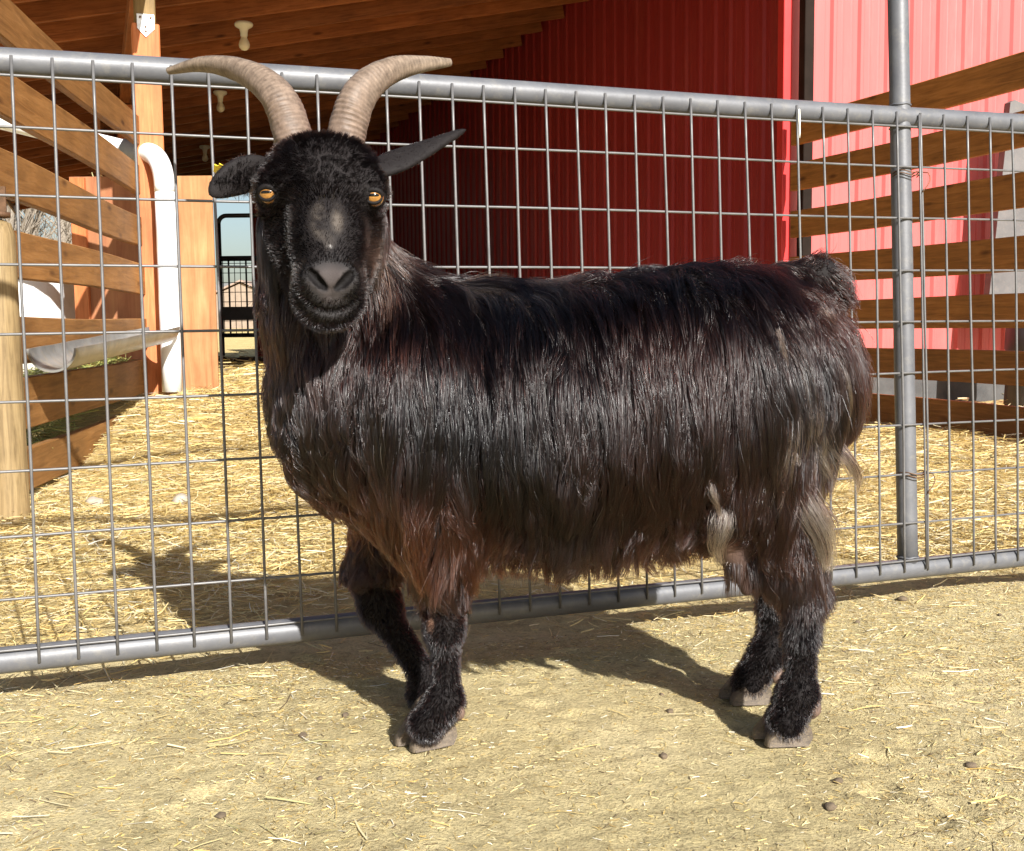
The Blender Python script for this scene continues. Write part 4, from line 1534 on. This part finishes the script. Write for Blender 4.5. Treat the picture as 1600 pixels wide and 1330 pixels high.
dens[f_ear] = 260000
dens[f_udder] = 5000
dens[~near & ~f_leg] *= 0.45
nose = f_head & (fc[:, 1] < 1.60) & (((f_px - 517) / 36) ** 2 + ((f_py - 438) / 27) ** 2 < 1)
dens[nose] = 0
bridge = f_head & (fc[:, 1] < 1.64) & (((f_px - 511) / 30) ** 2 + ((f_py - 348) / 36) ** 2 < 1)
dens[bridge] *= 0.5
for (ex, ey) in ((416, 306), (589, 311)):
    dens[f_head & (np.hypot((f_px - ex) / 15.0, (f_py - ey) / 13.0) < 1)] = 0
cnt = rng.poisson(areas * dens)
fi = np.repeat(np.arange(len(fc)), cnt)
NSR = len(fi)
w1, w2 = rng.random((2, NSR, 1))
root = (FV[fi, 0] * (1 - w1) + FV[fi, 1] * w1) * (1 - w2) + (FV[fi, 3] * (1 - w1) + FV[fi, 2] * w1) * w2
is_head, is_ear, is_udder, is_leg = f_head[fi], f_ear[fi], f_udder[fi], f_leg[fi]
is_torso = ~(is_head | is_ear | is_udder | is_leg)
nrm = grad(root)
hp, hq = pix(root)

# --- length
Lh = np.full(NSR, 0.10)
top_ = sstep(0.62, 0.72, root[:, 2])
Lh = 0.130 - 0.045 * top_
low = 1 - sstep(0.27, 0.40, root[:, 2])
Lh = Lh * (1 - low) + 0.075 * low
neckz = is_torso & (root[:, 0] < -0.20)
Lh[neckz] = 0.085 - 0.02 * sstep(0.60, 0.72, root[neckz, 2]) - 0.03 * sstep(0.3, 0.8, -nrm[neckz, 0])
under = nrm[:, 2] < -0.55
Lh[under & is_torso] = 0.055
tail = (hp > 1240) & (root[:, 2] > 0.66) & is_torso
Lh[tail] = 0.045
rear = is_torso & (hp > 1240) & (root[:, 2] < 0.66)
Lh[rear] = 0.115
skirt = is_leg & (root[:, 2] > 0.215) & (hp < 1000)
Lh[is_leg] = 0.0115
ud = is_torso & (np.abs(hp - 1138) < 42) & (hq > 730)
Lh[ud] = np.minimum(Lh[ud], 0.045)
Lh[skirt] = 0.050 * sstep(0.215, 0.29, root[skirt, 2]) + 0.020
gask = is_leg & (root[:, 2] > 0.16) & (hp > 1000)
Lh[gask] = 0.022 + 0.035 * sstep(0.20, 0.29, root[gask, 2])
Lh[is_head] = 0.011
crown_ = is_head & (hq < 285) & (nrm[:, 1] < 0.6)
Lh[crown_] = 0.014
cheek = is_head & (hq > 330) & (root[:, 1] > 1.655)
Lh[cheek] = 0.036
lockL = is_head & (hp < 440) & (hq > 340) & (hq < 430) & (root[:, 1] > 1.64)
Lh[lockL] = 0.085
Lh[is_ear] = 0.0035
Lh[is_udder] = 0.010
front_face = is_head & (hq > 315) & (root[:, 1] < 1.645)
Lh[front_face] = 0.0085
Lh *= rng.uniform(0.5, 1.15, NSR)

# --- combing direction
flow = np.tile(np.array([0.14, 0.0, -1.0]), (NSR, 1))
flow[:, 0] += 0.55 * np.clip(nrm[:, 2], 0, 1)
flow[is_torso, 0] += 0.16 * snoise(root[is_torso], 9, 1)
flow[is_torso, 1] += 0.10 * snoise(root[is_torso], 12, 4)
rr_ = is_torso & (hp > 1080)
flow[rr_, 0] += 0.25 * sstep(1080, 1250, hp[rr_])
ch_ = is_torso & (root[:, 0] < -0.22) & (root[:, 2] < 0.62)
flow[ch_, 0] += 0.30
flow[is_leg] = np.array([0.05, 0, -1.0])
mz = B(516, 455, 1.50)
hv = root[is_head] - mz
hv /= np.linalg.norm(hv, axis=1)[:, None]
flow[is_head] = hv
flow[crown_] = np.array([0.0, -0.25, -0.85]) + np.stack([np.sign(root[crown_, 0] - head_c[0]) * 0.45, np.zeros(crown_.sum()), np.zeros(crown_.sum())], 1)
flow[crown_] += 0.35 * np.stack([snoise(root[crown_], 26, 1), snoise(root[crown_], 26, 5), snoise(root[crown_], 26, 9)], 1)
flow[cheek | lockL] = np.array([0.0, 0.1, -1.0])
fe = is_ear & (root[:, 0] < head_c[0])
flow[fe] = (LE2 - LE0)
fe = is_ear & (root[:, 0] > head_c[0])
flow[fe] = (RE2 - RE0)
flow[tail] = np.array([0.75, 0, -0.5])
flow /= np.linalg.norm(flow, axis=1)[:, None]
tang = flow - nrm * (flow * nrm).sum(1)[:, None]
tang /= np.maximum(np.linalg.norm(tang, axis=1), 1e-4)[:, None]
tang[is_torso] += 0.10 * np.stack([snoise(root[is_torso], 30, s_) for s_ in (2, 6, 10)], 1)
lift = np.full(NSR, 0.30)
lift[is_head] = 0.07
lift[crown_] = 0.09
lift[is_leg] = 0.06
lift[is_ear] = 0.05
lift[tail] = 0.35
lift[under] = 0.8
lift *= rng.uniform(0.6, 1.4, NSR) * (1 + 0.5 * np.clip(snoise(root, 45, 8), -1, 1))
thick_n = 1 + 0.55 * np.clip(snoise(root * np.array([1.6, 1.0, 0.6]), 32, 11), -1, 1)
dirv = tang + nrm * lift[:, None]
dirv /= np.linalg.norm(dirv, axis=1)[:, None]

# --- grow (long and short strands together, NPT stations)
NPT = 9
pos = np.empty((NPT, NSR, 3))
pos[0] = root - nrm * 0.002
grav = np.zeros(NSR)
grav[is_torso] = 0.34
grav[tail] = 0.14
grav[is_leg] = 0.14
grav[skirt] = 0.3
grav[cheek | lockL] = 0.45
depth_r = rng.random(NSR) ** 1.5                     # how high a strand rides in the coat
thick = np.where(is_torso, 0.020, 0.006)
thick[is_head] = 0.0020
thick[front_face] = 0.0012
lift[front_face] = 0.05
thick[crown_] = 0.0022
thick[is_leg] = 0.0022
thick[skirt | gask] = 0.008
cap = np.where(is_torso & (root[:, 2] > 0.40), thick * 1.15, 0.06)
cap[skirt] = 0.03
thick[is_torso & (nrm[:, 0] < -0.35)] = 0.011
cap[is_torso & (nrm[:, 0] < -0.2)] = 0.014
thick[is_ear | is_udder] = 0.0006
thick[tail] = 0.016
cap[tail] = 0.09
cap[cheek | lockL] = 0.03
thick[is_torso] *= thick_n[is_torso]
cap[is_torso & (root[:, 2] > 0.40)] *= thick_n[is_torso & (root[:, 2] > 0.40)]
for s_ in range(1, NPT):
    fr_ = s_ / (NPT - 1)
    step = (Lh / (NPT - 1))[:, None]
    dirv[:, 2] -= grav
    dirv /= np.linalg.norm(dirv, axis=1)[:, None]
    p = pos[s_ - 1] + dirv * step
    ok = np.nonzero(trilerp(S, p) < 0.08)[0]
    sd = trilerp(S, p[ok])
    gr = grad(p[ok])
    want = (0.0008 + thick[ok] * depth_r[ok] * min(1, fr_ * 1.6))
    push = np.maximum(want - sd, 0)
    push -= np.maximum(sd - cap[ok], 0) * 0.55
    p[ok] += gr * push[:, None]
    dv = p - pos[s_ - 1]
    dirv = dv / np.maximum(np.linalg.norm(dv, axis=1), 1e-6)[:, None]
    pos[s_] = pos[s_ - 1] + dirv * step

# --- clump into locks
def clump(mask, per, c_tip, power, wave):
    ids = np.nonzero(mask)[0]
    if len(ids) < 10:
        return
    ng = max(4, len(ids) // per)
    gsel = rng.choice(ids, ng, replace=False)
    kd = KDTree(ng)
    for i, gi in enumerate(gsel):
        kd.insert(root[gi], i)
    kd.balance()
    near_ = np.array([kd.find(root[i])[1] for i in ids])
    gi = gsel[near_]
    ratio = np.minimum(1.0, Lh[gi] / Lh[ids])
    amt = rng.uniform(0.55, 1.0, len(ids)) * c_tip
    side = np.cross(nrm[gi], tang[gi])
    side /= np.maximum(np.linalg.norm(side, axis=1), 1e-4)[:, None]
    ph = rng.uniform(0, 6.28, NSR)[gi]
    fq = rng.uniform(0.7, 1.5, NSR)[gi]
    gp_ = pos[:, gi].copy()
    wz = 0.30 + 0.70 * (1 - sstep(0.40, 0.60, root[gi, 2]))
    for s_ in range(1, NPT):
        fr_ = s_ / (NPT - 1)
        c_ = (amt * fr_ ** power)[:, None]
        base_off = (root[ids] - root[gi]) * (1 - c_)
        own = pos[s_, ids]
        tgt = gp_[s_] + base_off * 0.0
        newp = own * (1 - c_) + tgt * c_
        newp += side * (wave * wz * fr_ ** 1.3 * (np.sin(ph + fr_ * 5.0 * fq) - np.sin(ph)))[:, None]
        newp += nrm[gi] * (wave * wz * 0.40 * fr_ ** 1.2 * (np.sin(ph * 1.7 + fr_ * 6.5 * fq) - np.sin(ph * 1.7)))[:, None]
        pos[s_, ids] = newp


long_ = is_torso | skirt
clump(long_, 150, 0.62, 1.2, 0.010)
clump(long_, 18, 0.60, 1.1, 0.0025)
clump(is_leg & ~skirt, 8, 0.25, 1.3, 0.0003)
clump(is_head & ~cheek & ~lockL & ~crown_ & ~front_face, 8, 0.25, 1.3, 0.0002)
clump(crown_, 40, 0.40, 1.2, 0.0008)
clump(cheek | lockL, 16, 0.6, 1.2, 0.003)

# flyaway wisps
fly = rng.random(NSR) < 0.05
jit = rng.normal(size=(NSR, 3)) * 0.010
for s_ in range(1, NPT):
    fr_ = s_ / (NPT - 1)
    pos[s_, fly & long_] += jit[fly & long_] * fr_ ** 1.5

# --- colour
tone = np.tile(np.array([0.0024, 0.0021, 0.0024]), (NSR, 1))
brown = np.tile(np.array([0.021, 0.0066, 0.0040]), (NSR, 1))
bw = 0.10 + 0.40 * snoise(root, 11, 3) + 0.45 * (1 - sstep(0.30, 0.62, root[:, 2]))
bw += 0.25 * np.exp(-((hp - 640) / 150) ** 2 - ((hq - 800) / 130) ** 2)
bw[is_head | is_ear] *= 0.25
bw[is_leg & (root[:, 2] > 0.2)] = 0.25
bw[is_leg & (root[:, 2] <= 0.2)] = 0.02
bw = np.clip(bw + rng.normal(0, 0.18, NSR), 0, 1)
red_ = np.exp(-((hp - 640) / 140) ** 2 - ((hq - 820) / 100) ** 2) + 0.6 * np.exp(-((hp - 1230) / 50) ** 2 - ((hq - 850) / 60) ** 2)
brown += red_[:, None] * np.array([0.036, 0.0102, 0.0032])
tone = tone * (1 - bw[:, None]) + brown * bw[:, None]
nearside = root[:, 1] < 1.80
tan_spots = [(1222, 530, 9, 26), (1228, 645, 8, 26), (1250, 610, 9, 30), (1268, 600, 8, 24), (1288, 648, 9, 28), (1286, 735, 13, 26), (1304, 680, 8, 26), (1312, 560, 6, 20),
             (740, 452, 40, 10), (800, 458, 40, 10), (850, 447, 30, 9), (1205, 700, 6, 22)]
tn = np.zeros(NSR)
jx, jy = hp + 7 * snoise(root, 60, 2), hq + 9 * snoise(root, 60, 7)
for (cx, cy, rx, ry) in tan_spots:
    q = np.sqrt(((jx - cx) / rx) ** 2 + ((jy - cy) / ry) ** 2)
    tn = np.maximum(tn, np.clip((1.15 - q) * 2.5, 0, 1))
tn *= nearside & (is_torso | is_udder | is_leg)
tn *= rng.uniform(0.2, 1.0, NSR) * np.clip(0.7 + 0.8 * snoise(root, 130, 5), 0, 1)
tancol = np.array([0.42, 0.30, 0.22])
topl = (hq < 470) & (hp < 900)
tn[topl] *= 0.45
tone = tone * (1 - tn[:, None]) + tancol * tn[:, None]
neckt = np.exp(-((hp - 595) / 22) ** 2 - ((hq - 400) / 45) ** 2) * 0.35 * rng.random(NSR)
tone = tone * (1 - neckt[:, None]) + np.array([0.16, 0.09, 0.06]) * neckt[:, None]
tone[is_udder] = np.array([0.16, 0.11, 0.085]) * rng.uniform(0.6, 1.1, (is_udder.sum(), 1))
bridge_h = is_head & (root[:, 1] < 1.64) & (((hp - 511) / 32) ** 2 + ((hq - 346) / 36) ** 2 < 1) & (np.abs(hp - 512) > 4)
tone[bridge_h] = np.array([0.05, 0.042, 0.036]) * rng.uniform(0.6, 1.3, (bridge_h.sum(), 1))
stray = (rng.random(NSR) < 0.003) & is_torso
tone[stray] = (0.40, 0.36, 0.30)
earlow = is_ear & (hp < 420) & (hq > 292)
tone[earlow] = np.array([0.10, 0.095, 0.09])
tone *= rng.uniform(0.75, 1.25, (NSR, 1))

# --- pale shed locks hanging at the rear, the belly and along the spine
locks = [([(1258, 628, 1.66), (1276, 672, 1.655), (1296, 706, 1.66), (1318, 724, 1.67)], 170, .010, 1.0), ([(1272, 688, 1.66), (1288, 722, 1.655), (1302, 748, 1.66)], 150, .009, 0.9), ([(1300, 690, 1.70), (1326, 722, 1.70), (1340, 748, 1.71), (1338, 772, 1.71)], 120, .008, 0.9),
         ([(1238, 758, 1.655), (1262, 800, 1.65), (1284, 838, 1.655), (1292, 872, 1.66), (1290, 892, 1.66)], 330, .014, 0.95), ([(1262, 790, 1.67), (1290, 815, 1.675), (1300, 850, 1.68)], 160, .014, 0.8),
         ([(1214, 512, 1.60), (1222, 540, 1.598), (1230, 574, 1.60)], 26, .0028, 0.6), ([(1226, 655, 1.615), (1231, 680, 1.612), (1229, 700, 1.615)], 60, .004, 0.8), ([(1236, 705, 1.625), (1246, 728, 1.62)], 40, .004, 0.6), ([(1258, 590, 1.635), (1268, 618, 1.632), (1276, 640, 1.635)], 60, .005, 0.7),
         ([(1130, 800, 1.62), (1128, 828, 1.615), (1120, 852, 1.62), (1126, 880, 1.635)], 200, .010, 0.9), ([(1108, 745, 1.605), (1118, 780, 1.60), (1126, 808, 1.605)], 60, .004, 0.6),
         ([(1296, 545, 1.69), (1312, 572, 1.69), (1322, 600, 1.70)], 60, .006, 0.5), ([(1286, 480, 1.68), (1300, 500, 1.68), (1310, 525, 1.69)], 60, .006, 0.4)]
ex_pos, ex_tone, ex_rad = [], [], []
for path, cnt_, wd_, stg in locks:
    ctrl = [B(q[0], q[1], q[2] - 0.012) for q in path]
    gl = bez(ctrl, NPT)
    o_ = rng.normal(0, 1, (cnt_, 3)) * wd_ * np.array([1, 0.8, 0.7])
    sh = rng.uniform(0.0, 0.35, cnt_)
    prof_ = np.linspace(0.75, 1.0, NPT) * (1 - 0.75 * np.linspace(0, 1, NPT) ** 2.2)
    for i_ in range(cnt_):
        t_ = np.linspace(0, 1, NPT) * rng.uniform(0.6, 1.08) + sh[i_] * 0.3
        g_ = np.stack([np.interp(t_, np.linspace(0, 1, NPT), gl[:, a_]) for a_ in range(3)], 1)
        g_ += o_[i_][None] * prof_[:, None] + 0.0015 * np.sin(np.linspace(0, 7, NPT) + i_)[:, None] * np.array([1, 0.3, 0])
        ex_pos.append(g_)
        c0 = np.array([0.50, 0.35, 0.265]) * rng.uniform(0.6, 1.1) * stg
        if rng.random() < 0.25:
            c0 = np.array([0.03, 0.015, 0.011])
        ex_tone.append(c0)
        ex_rad.append(0.00034)
pos = np.concatenate([pos, np.array(ex_pos).transpose(1, 0, 2)], 1)
tone = np.concatenate([tone, np.array(ex_tone)], 0)
NTOT = pos.shape[1]
hc_ = bpy.data.hair_curves.new('coat')
hc_.add_curves([NPT] * NTOT)
flat = np.ascontiguousarray(pos.transpose(1, 0, 2), np.float32).ravel()
hc_.attributes['position'].data.foreach_set('vector', flat)
rad_root = np.where(is_torso | skirt, 0.00033, 0.00026)
rad_root[is_leg] = 0.00024
rad_root[is_head | is_ear] = 0.00022
rad_root *= np.where(rng.random(NSR) < 0.15, 1.7, 1.0)
prof = np.array([1.0, 1.0, 0.98, 0.93, 0.85, 0.74, 0.60, 0.42, 0.15])
ra = hc_.attributes.get('radius') or hc_.attributes.new('radius', 'FLOAT', 'POINT')
ra.data.foreach_set('value', (np.concatenate([rad_root, ex_rad])[:, None] * prof[None]).astype(np.float32).ravel())
at = hc_.attributes.new('tone', 'FLOAT_COLOR', 'CURVE')
at.data.foreach_set('color', np.concatenate([tone, np.ones((NTOT, 1))], 1).astype(np.float32).ravel())

m = bpy.data.materials.new('coat_hair')
m.use_nodes = True
nt = m.node_tree
n, l = nt.nodes, nt.links
n.remove(n['Principled BSDF'])
hb_ = n.new('ShaderNodeBsdfHairPrincipled')
hb_.model = 'CHIANG'
hb_.parametrization = 'COLOR'
hb_.inputs['Roughness'].default_value = 0.175
hb_.inputs['IOR'].default_value = 1.46
hb_.inputs['Radial Roughness'].default_value = 0.35
hb_.inputs['Coat'].default_value = 0.0
hb_.inputs['Random Roughness'].default_value = 0.5
a = nd(n, 'ShaderNodeAttribute', attribute_name='tone')
hi = n.new('ShaderNodeHairInfo')
rr = ramp(n, [(0.0, (0.8, 0.8, 0.8)), (0.6, (1.0, 1.0, 1.0)), (1.0, (1.25, 1.15, 1.1))])
l.new(hi.outputs['Intercept'], rr.inputs[0])
mx = nd(n, 'ShaderNodeMix', data_type='RGBA', blend_type='MULTIPLY')
mx.inputs[0].default_value = 1.0
l.new(a.outputs['Color'], mx.inputs[6])
l.new(rr.outputs[0], mx.inputs[7])
l.new(mx.outputs[2], hb_.inputs['Color'])
l.new(hi.outputs['Random'], hb_.inputs['Random'])
l.new(hb_.outputs[0], n['Material Output'].inputs['Surface'])
hc_.materials.append(m)
coat = link(bpy.data.objects.new('coat', hc_), None, goat)
coat['kind'] = 'stuff'
print('coat', NSR, 'strands', round(time.time() - T0, 1), 's')

# ------------------------------------------------------------------ straw, chaff, droppings
def strands_mesh(name, pts3, width, nrm, colr, label, cat, mat='straw'):
    """pts3 (n,3,3): three stations a stalk; width (n,); nrm (n,3); colr (n,3)"""
    d_ = pts3[:, 2] - pts3[:, 0]
    side = np.cross(d_, nrm)
    side /= np.maximum(np.linalg.norm(side, axis=1), 1e-9)[:, None]
    w = (side * width[:, None] * 0.5)
    k = len(pts3)
    V = np.empty((k, 6, 3))
    for i in range(3):
        ww = w * (1.0 if i < 2 else 0.8)
        V[:, 2 * i] = pts3[:, i] - ww
        V[:, 2 * i + 1] = pts3[:, i] + ww
    base = (np.arange(k) * 6)[:, None]
    Fq = np.concatenate([base + np.array([[0, 1, 3, 2]]), base + np.array([[2, 3, 5, 4]])], 0)
    o = fast_mesh(name, V.reshape(-1, 3), Fq, mat)
    ca = o.data.color_attributes.new('tint', 'FLOAT_COLOR', 'POINT')
    cc = np.repeat(np.concatenate([colr, np.ones((k, 1))], 1), 6, axis=0)
    ca.data.foreach_set('color', cc.astype(np.float32).ravel())
    tag(o, label, cat, kind='stuff')
    return o


PAL = np.array([(0.66, 0.50, 0.20), (0.72, 0.58, 0.28), (0.58, 0.41, 0.14), (0.76, 0.66, 0.40), (0.42, 0.29, 0.11), (0.76, 0.72, 0.58), (0.45, 0.42, 0.20), (0.15, 0.11, 0.065)])


def palette(k, wts):
    wts = np.array(wts, float) / sum(wts)
    c = PAL[rng.choice(len(PAL), k, p=wts)]
    return c * rng.uniform(0.75, 1.12, (k, 1))


def scatter(k, x, y, len_lo, len_hi, w_lo, w_hi, lift, colr, tilt=0.12, dz=0.002, yawbias=None):
    L = rng.uniform(len_lo, len_hi, k) * rng.uniform(0.5, 1, k)
    yaw = rng.uniform(0, math.pi * 2, k) if yawbias is None else rng.normal(yawbias, 0.75, k)
    pit = rng.normal(0, tilt, k)
    d_ = np.stack([np.cos(yaw) * np.cos(pit), np.sin(yaw) * np.cos(pit), np.sin(pit)], 1)
    c = np.stack([x, y, ground_z(x, y) + dz + np.abs(rng.normal(0, lift, k))], 1)
    a = c - d_ * L[:, None] / 2
    b_ = c + d_ * L[:, None] / 2
    for q in (a, b_):
        q[:, 2] = np.maximum(q[:, 2], ground_z(q[:, 0], q[:, 1]) + 0.0008)
    mid = (a + b_) / 2 + rng.normal(0, 0.05, (k, 3)) * L[:, None] * np.array([1, 1, 0.5])
    mid[:, 2] = np.maximum(mid[:, 2], ground_z(mid[:, 0], mid[:, 1]) + 0.001)
    nn = rng.normal(0, 0.55, (k, 3)) + np.array([0, 0, 1.0])
    return np.stack([a, mid, b_], 1), rng.uniform(w_lo, w_hi, k), nn, colr


def gate_side(x, y):
    """>0 behind the gate line"""
    return (y - GO[1]) - (x - GO[0]) * GU[1] / GU[0]


# pen side: trodden dirt with chaff
k = 210000
x = rng.uniform(-1.5, 1.9, k)
y = rng.uniform(1.15, 2.95, k)
q = np.stack([x, y, 0 * x], 1)
den = 0.48 + 0.30 * snoise(q, 3.0, 1) + 0.16 * snoise(q, 9.0, 4) + 0.25 * sstep(0.2, 1.0, -x) * sstep(1.5, 2.0, y) + 0.30 * sstep(0.3, 0.7, x) * (1 - sstep(1.4, 1.7, y))
keep = (gate_side(x, y) < 0.12) & (rng.random(k) < np.clip(den, 0.06, 1))
x, y = x[keep], y[keep]
k = len(x)
A1 = scatter(k, x, y, 0.003, 0.018, 0.0005, 0.0015, 0.0006, palette(k, (5, 5, 3, 4, 3, 2.5, 1.5, 2.2)), tilt=0.15, dz=0.0012)
k = 4200
x = rng.uniform(-1.5, 1.9, k)
y = rng.uniform(1.15, 2.95, k)
q = np.stack([x, y, 0 * x], 1)
den = 0.34 + 0.34 * snoise(q, 3.0, 1) + 0.4 * sstep(0.1, 0.9, -x) + 0.30 * sstep(0.3, 0.7, x) * (1 - sstep(1.4, 1.7, y))
keep = (gate_side(x, y) < 0.12) & (rng.random(k) < np.clip(den, 0.05, 1))
x, y = x[keep], y[keep]
k = len(x)
A2 = scatter(k, x, y, 0.015, 0.085, 0.0009, 0.0026, 0.0022, palette(k, (5, 5, 2, 5, 2, 4.0, 1, 0.8)), tilt=0.06, dz=0.0025, yawbias=0.25)
cat2 = [np.concatenate([p, q_], 0) for p, q_ in zip(A1, A2)]
strands_mesh('chaff', *cat2, 'pale chaff and broken straw scattered over the trodden dirt before the gate', 'straw')

# behind the gate: bedding straw, thinning with distance only because it shrinks
parts = []
for (k, y0, y1, l0, l1, w0, w1, lf_) in ((30000, 1.9, 3.2, 0.02, 0.09, 0.0011, 0.0027, 0.006), (75000, 3.0, 5.2, 0.03, 0.14, 0.0015, 0.0036, 0.010),
                                        (60000, 5.0, 8.4, 0.05, 0.18, 0.0026, 0.0058, 0.014), (26000, 8.2, 16, 0.10, 0.30, 0.008, 0.014, 0.03)):
    x = rng.uniform(-0.52, 0.50, k) * rng.uniform(y0, y1, k)
    y = rng.uniform(y0, y1, k)
    x = rng.uniform(-0.55, 0.5, k) * (y + 0.3)
    q = np.stack([x, y, 0 * x], 1)
    den = 0.85 + 0.4 * snoise(q, 1.6, 2)
    if y0 < 2.5:
        den = 0.55 * sstep(0.02, 0.9, gate_side(x, y)) + 0.25 + 0.3 * snoise(q, 2.5, 3)
    rfs = (x - CORNER[0]) * U[0] + (y - CORNER[1]) * U[1]
    keep = (gate_side(x, y) > 0.10) & (rng.random(k) < np.clip(den, 0.05, 1)) & ~((rfs > -0.35) & (rng.random(k) < 0.75))
    lfs = (x - LP[0]) * LN[0] + (y - LP[1]) * LN[1]
    keep &= ~((lfs < -0.12) & (y < 6.6) & (y > 3.2))
    keep &= rng.random(len(x)) > deep_floor(x, y) * 0.9
    x, y = x[keep], y[keep]
    parts.append(scatter(len(x), x, y, l0, l1, w0, w1, lf_, palette(len(x), (6, 6, 3, 4, 1.2, 1.2, 0.5, 0.5)), tilt=0.14, dz=0.004))
cat3 = [np.concatenate(z, 0) for z in zip(*parts)]
strands_mesh('bedding_straw', *cat3, 'thick golden bedding straw covering the ground behind the gate', 'straw')

# green hay behind the left fence
k = 16000
t = rng.uniform(-0.3, 3.0, k)
off = rng.uniform(0.0, 0.9, k)
hx = LP[0] - LN[0] * (0.14 + off) + LD[0] * t
hy = LP[1] - LN[1] * (0.14 + off) + LD[1] * t
hz = 0.20 * np.exp(-((off - 0.25) / 0.4) ** 2) + 0.05
pts, wd, nn, cc = scatter(k, hx, hy, 0.05, 0.18, 0.002, 0.0045, 0.01, np.array([(0.30, 0.33, 0.10)]) * rng.uniform(0.6, 1.4, (k, 1)) + rng.uniform(0, 0.09, (k, 3)) * np.array([1, 0.6, 0.2]), tilt=0.3)
pts[:, :, 2] += (hz * rng.random(k) ** 0.4)[:, None]
strands_mesh('hay', pts, wd, nn, cc, 'loose greenish hay heaped behind the sunlit board fence', 'hay')
# wisps on top of the feeder
k = 160
hx = rng.uniform(xa + 0.05, xb - 0.05, k)
hy = rng.uniform(7.27, 7.6, k)
pts, wd, nn, cc = scatter(k, hx, hy, 0.06, 0.2, 0.004, 0.007, 0.01, palette(k, (1, 1, 1, 1, 1, 1, 2, 0)), tilt=0.5)
pts[:, :, 2] += (zt - ground_z(hx, hy) - 0.03)[:, None]
strands_mesh('hay_wisps', pts, wd, nn, cc, 'dry hay wisps poking over the plywood feeder', 'hay')


def lump(name, c, r, mat, label, cat, group, seed):
    rn = np.random.default_rng(seed)
    bm = bmesh.new()
    bmesh.ops.create_icosphere(bm, subdivisions=2, radius=1.0)
    ph = rn.uniform(0, 6, 6)
    sc3 = rn.uniform(0.75, 1.25, 3) * np.array([1.15, 1.0, 0.68])
    for v in bm.verts:
        p = np.array(v.co)
        f_ = 1 + 0.13 * math.sin(3 * p[0] + ph[0]) * math.sin(4 * p[1] + ph[1]) + 0.09 * math.sin(6 * p[2] + ph[2] + 3 * p[0])
        v.co = Vector(p * f_ * sc3 * r)
    o = bm_obj(name, bm, mat, None, Matrix.Translation(Vector(c)) @ Matrix.Rotation(rn.uniform(0, 6), 4, 'Z'), smooth=True)
    return tag(o, label, cat, group)


spots = [(473, 1155, .0055), (540, 1118, .0055), (1047, 1113, .0055), (1340, 972, .006), (1034, 1084, .004), (1037, 1185, .006), (1310, 1225, .007), (1517, 1200, .007), (1410, 940, .010), (1562, 965, .005),
         (1297, 1268, .009), (345, 1272, .006), (500, 1220, .004)]
for i, (px, py, r) in enumerate(spots):
    c = G(px, py)
    c[2] = float(ground_z(c[0], c[1])) + r * 0.35
    lump('dropping', c, r, 'dropping', 'small dark dried dropping lying on the dirt before the gate', 'dropping', 'dried droppings on the trodden dirt', 100 + i)
for i, (px, py, r) in enumerate([(147, 785, .035), (282, 780, .030), (720, 905, .014)]):
    c = G(px, py, 0.02)
    c[2] = float(ground_z(c[0], c[1])) + r * 0.4
    lump('stone', c, r, 'pebble', 'pale flat stone half buried in the straw behind the gate', 'stone', 'stones in the bedding straw', 200 + i)
print('done', round(time.time() - T0, 1), 's')
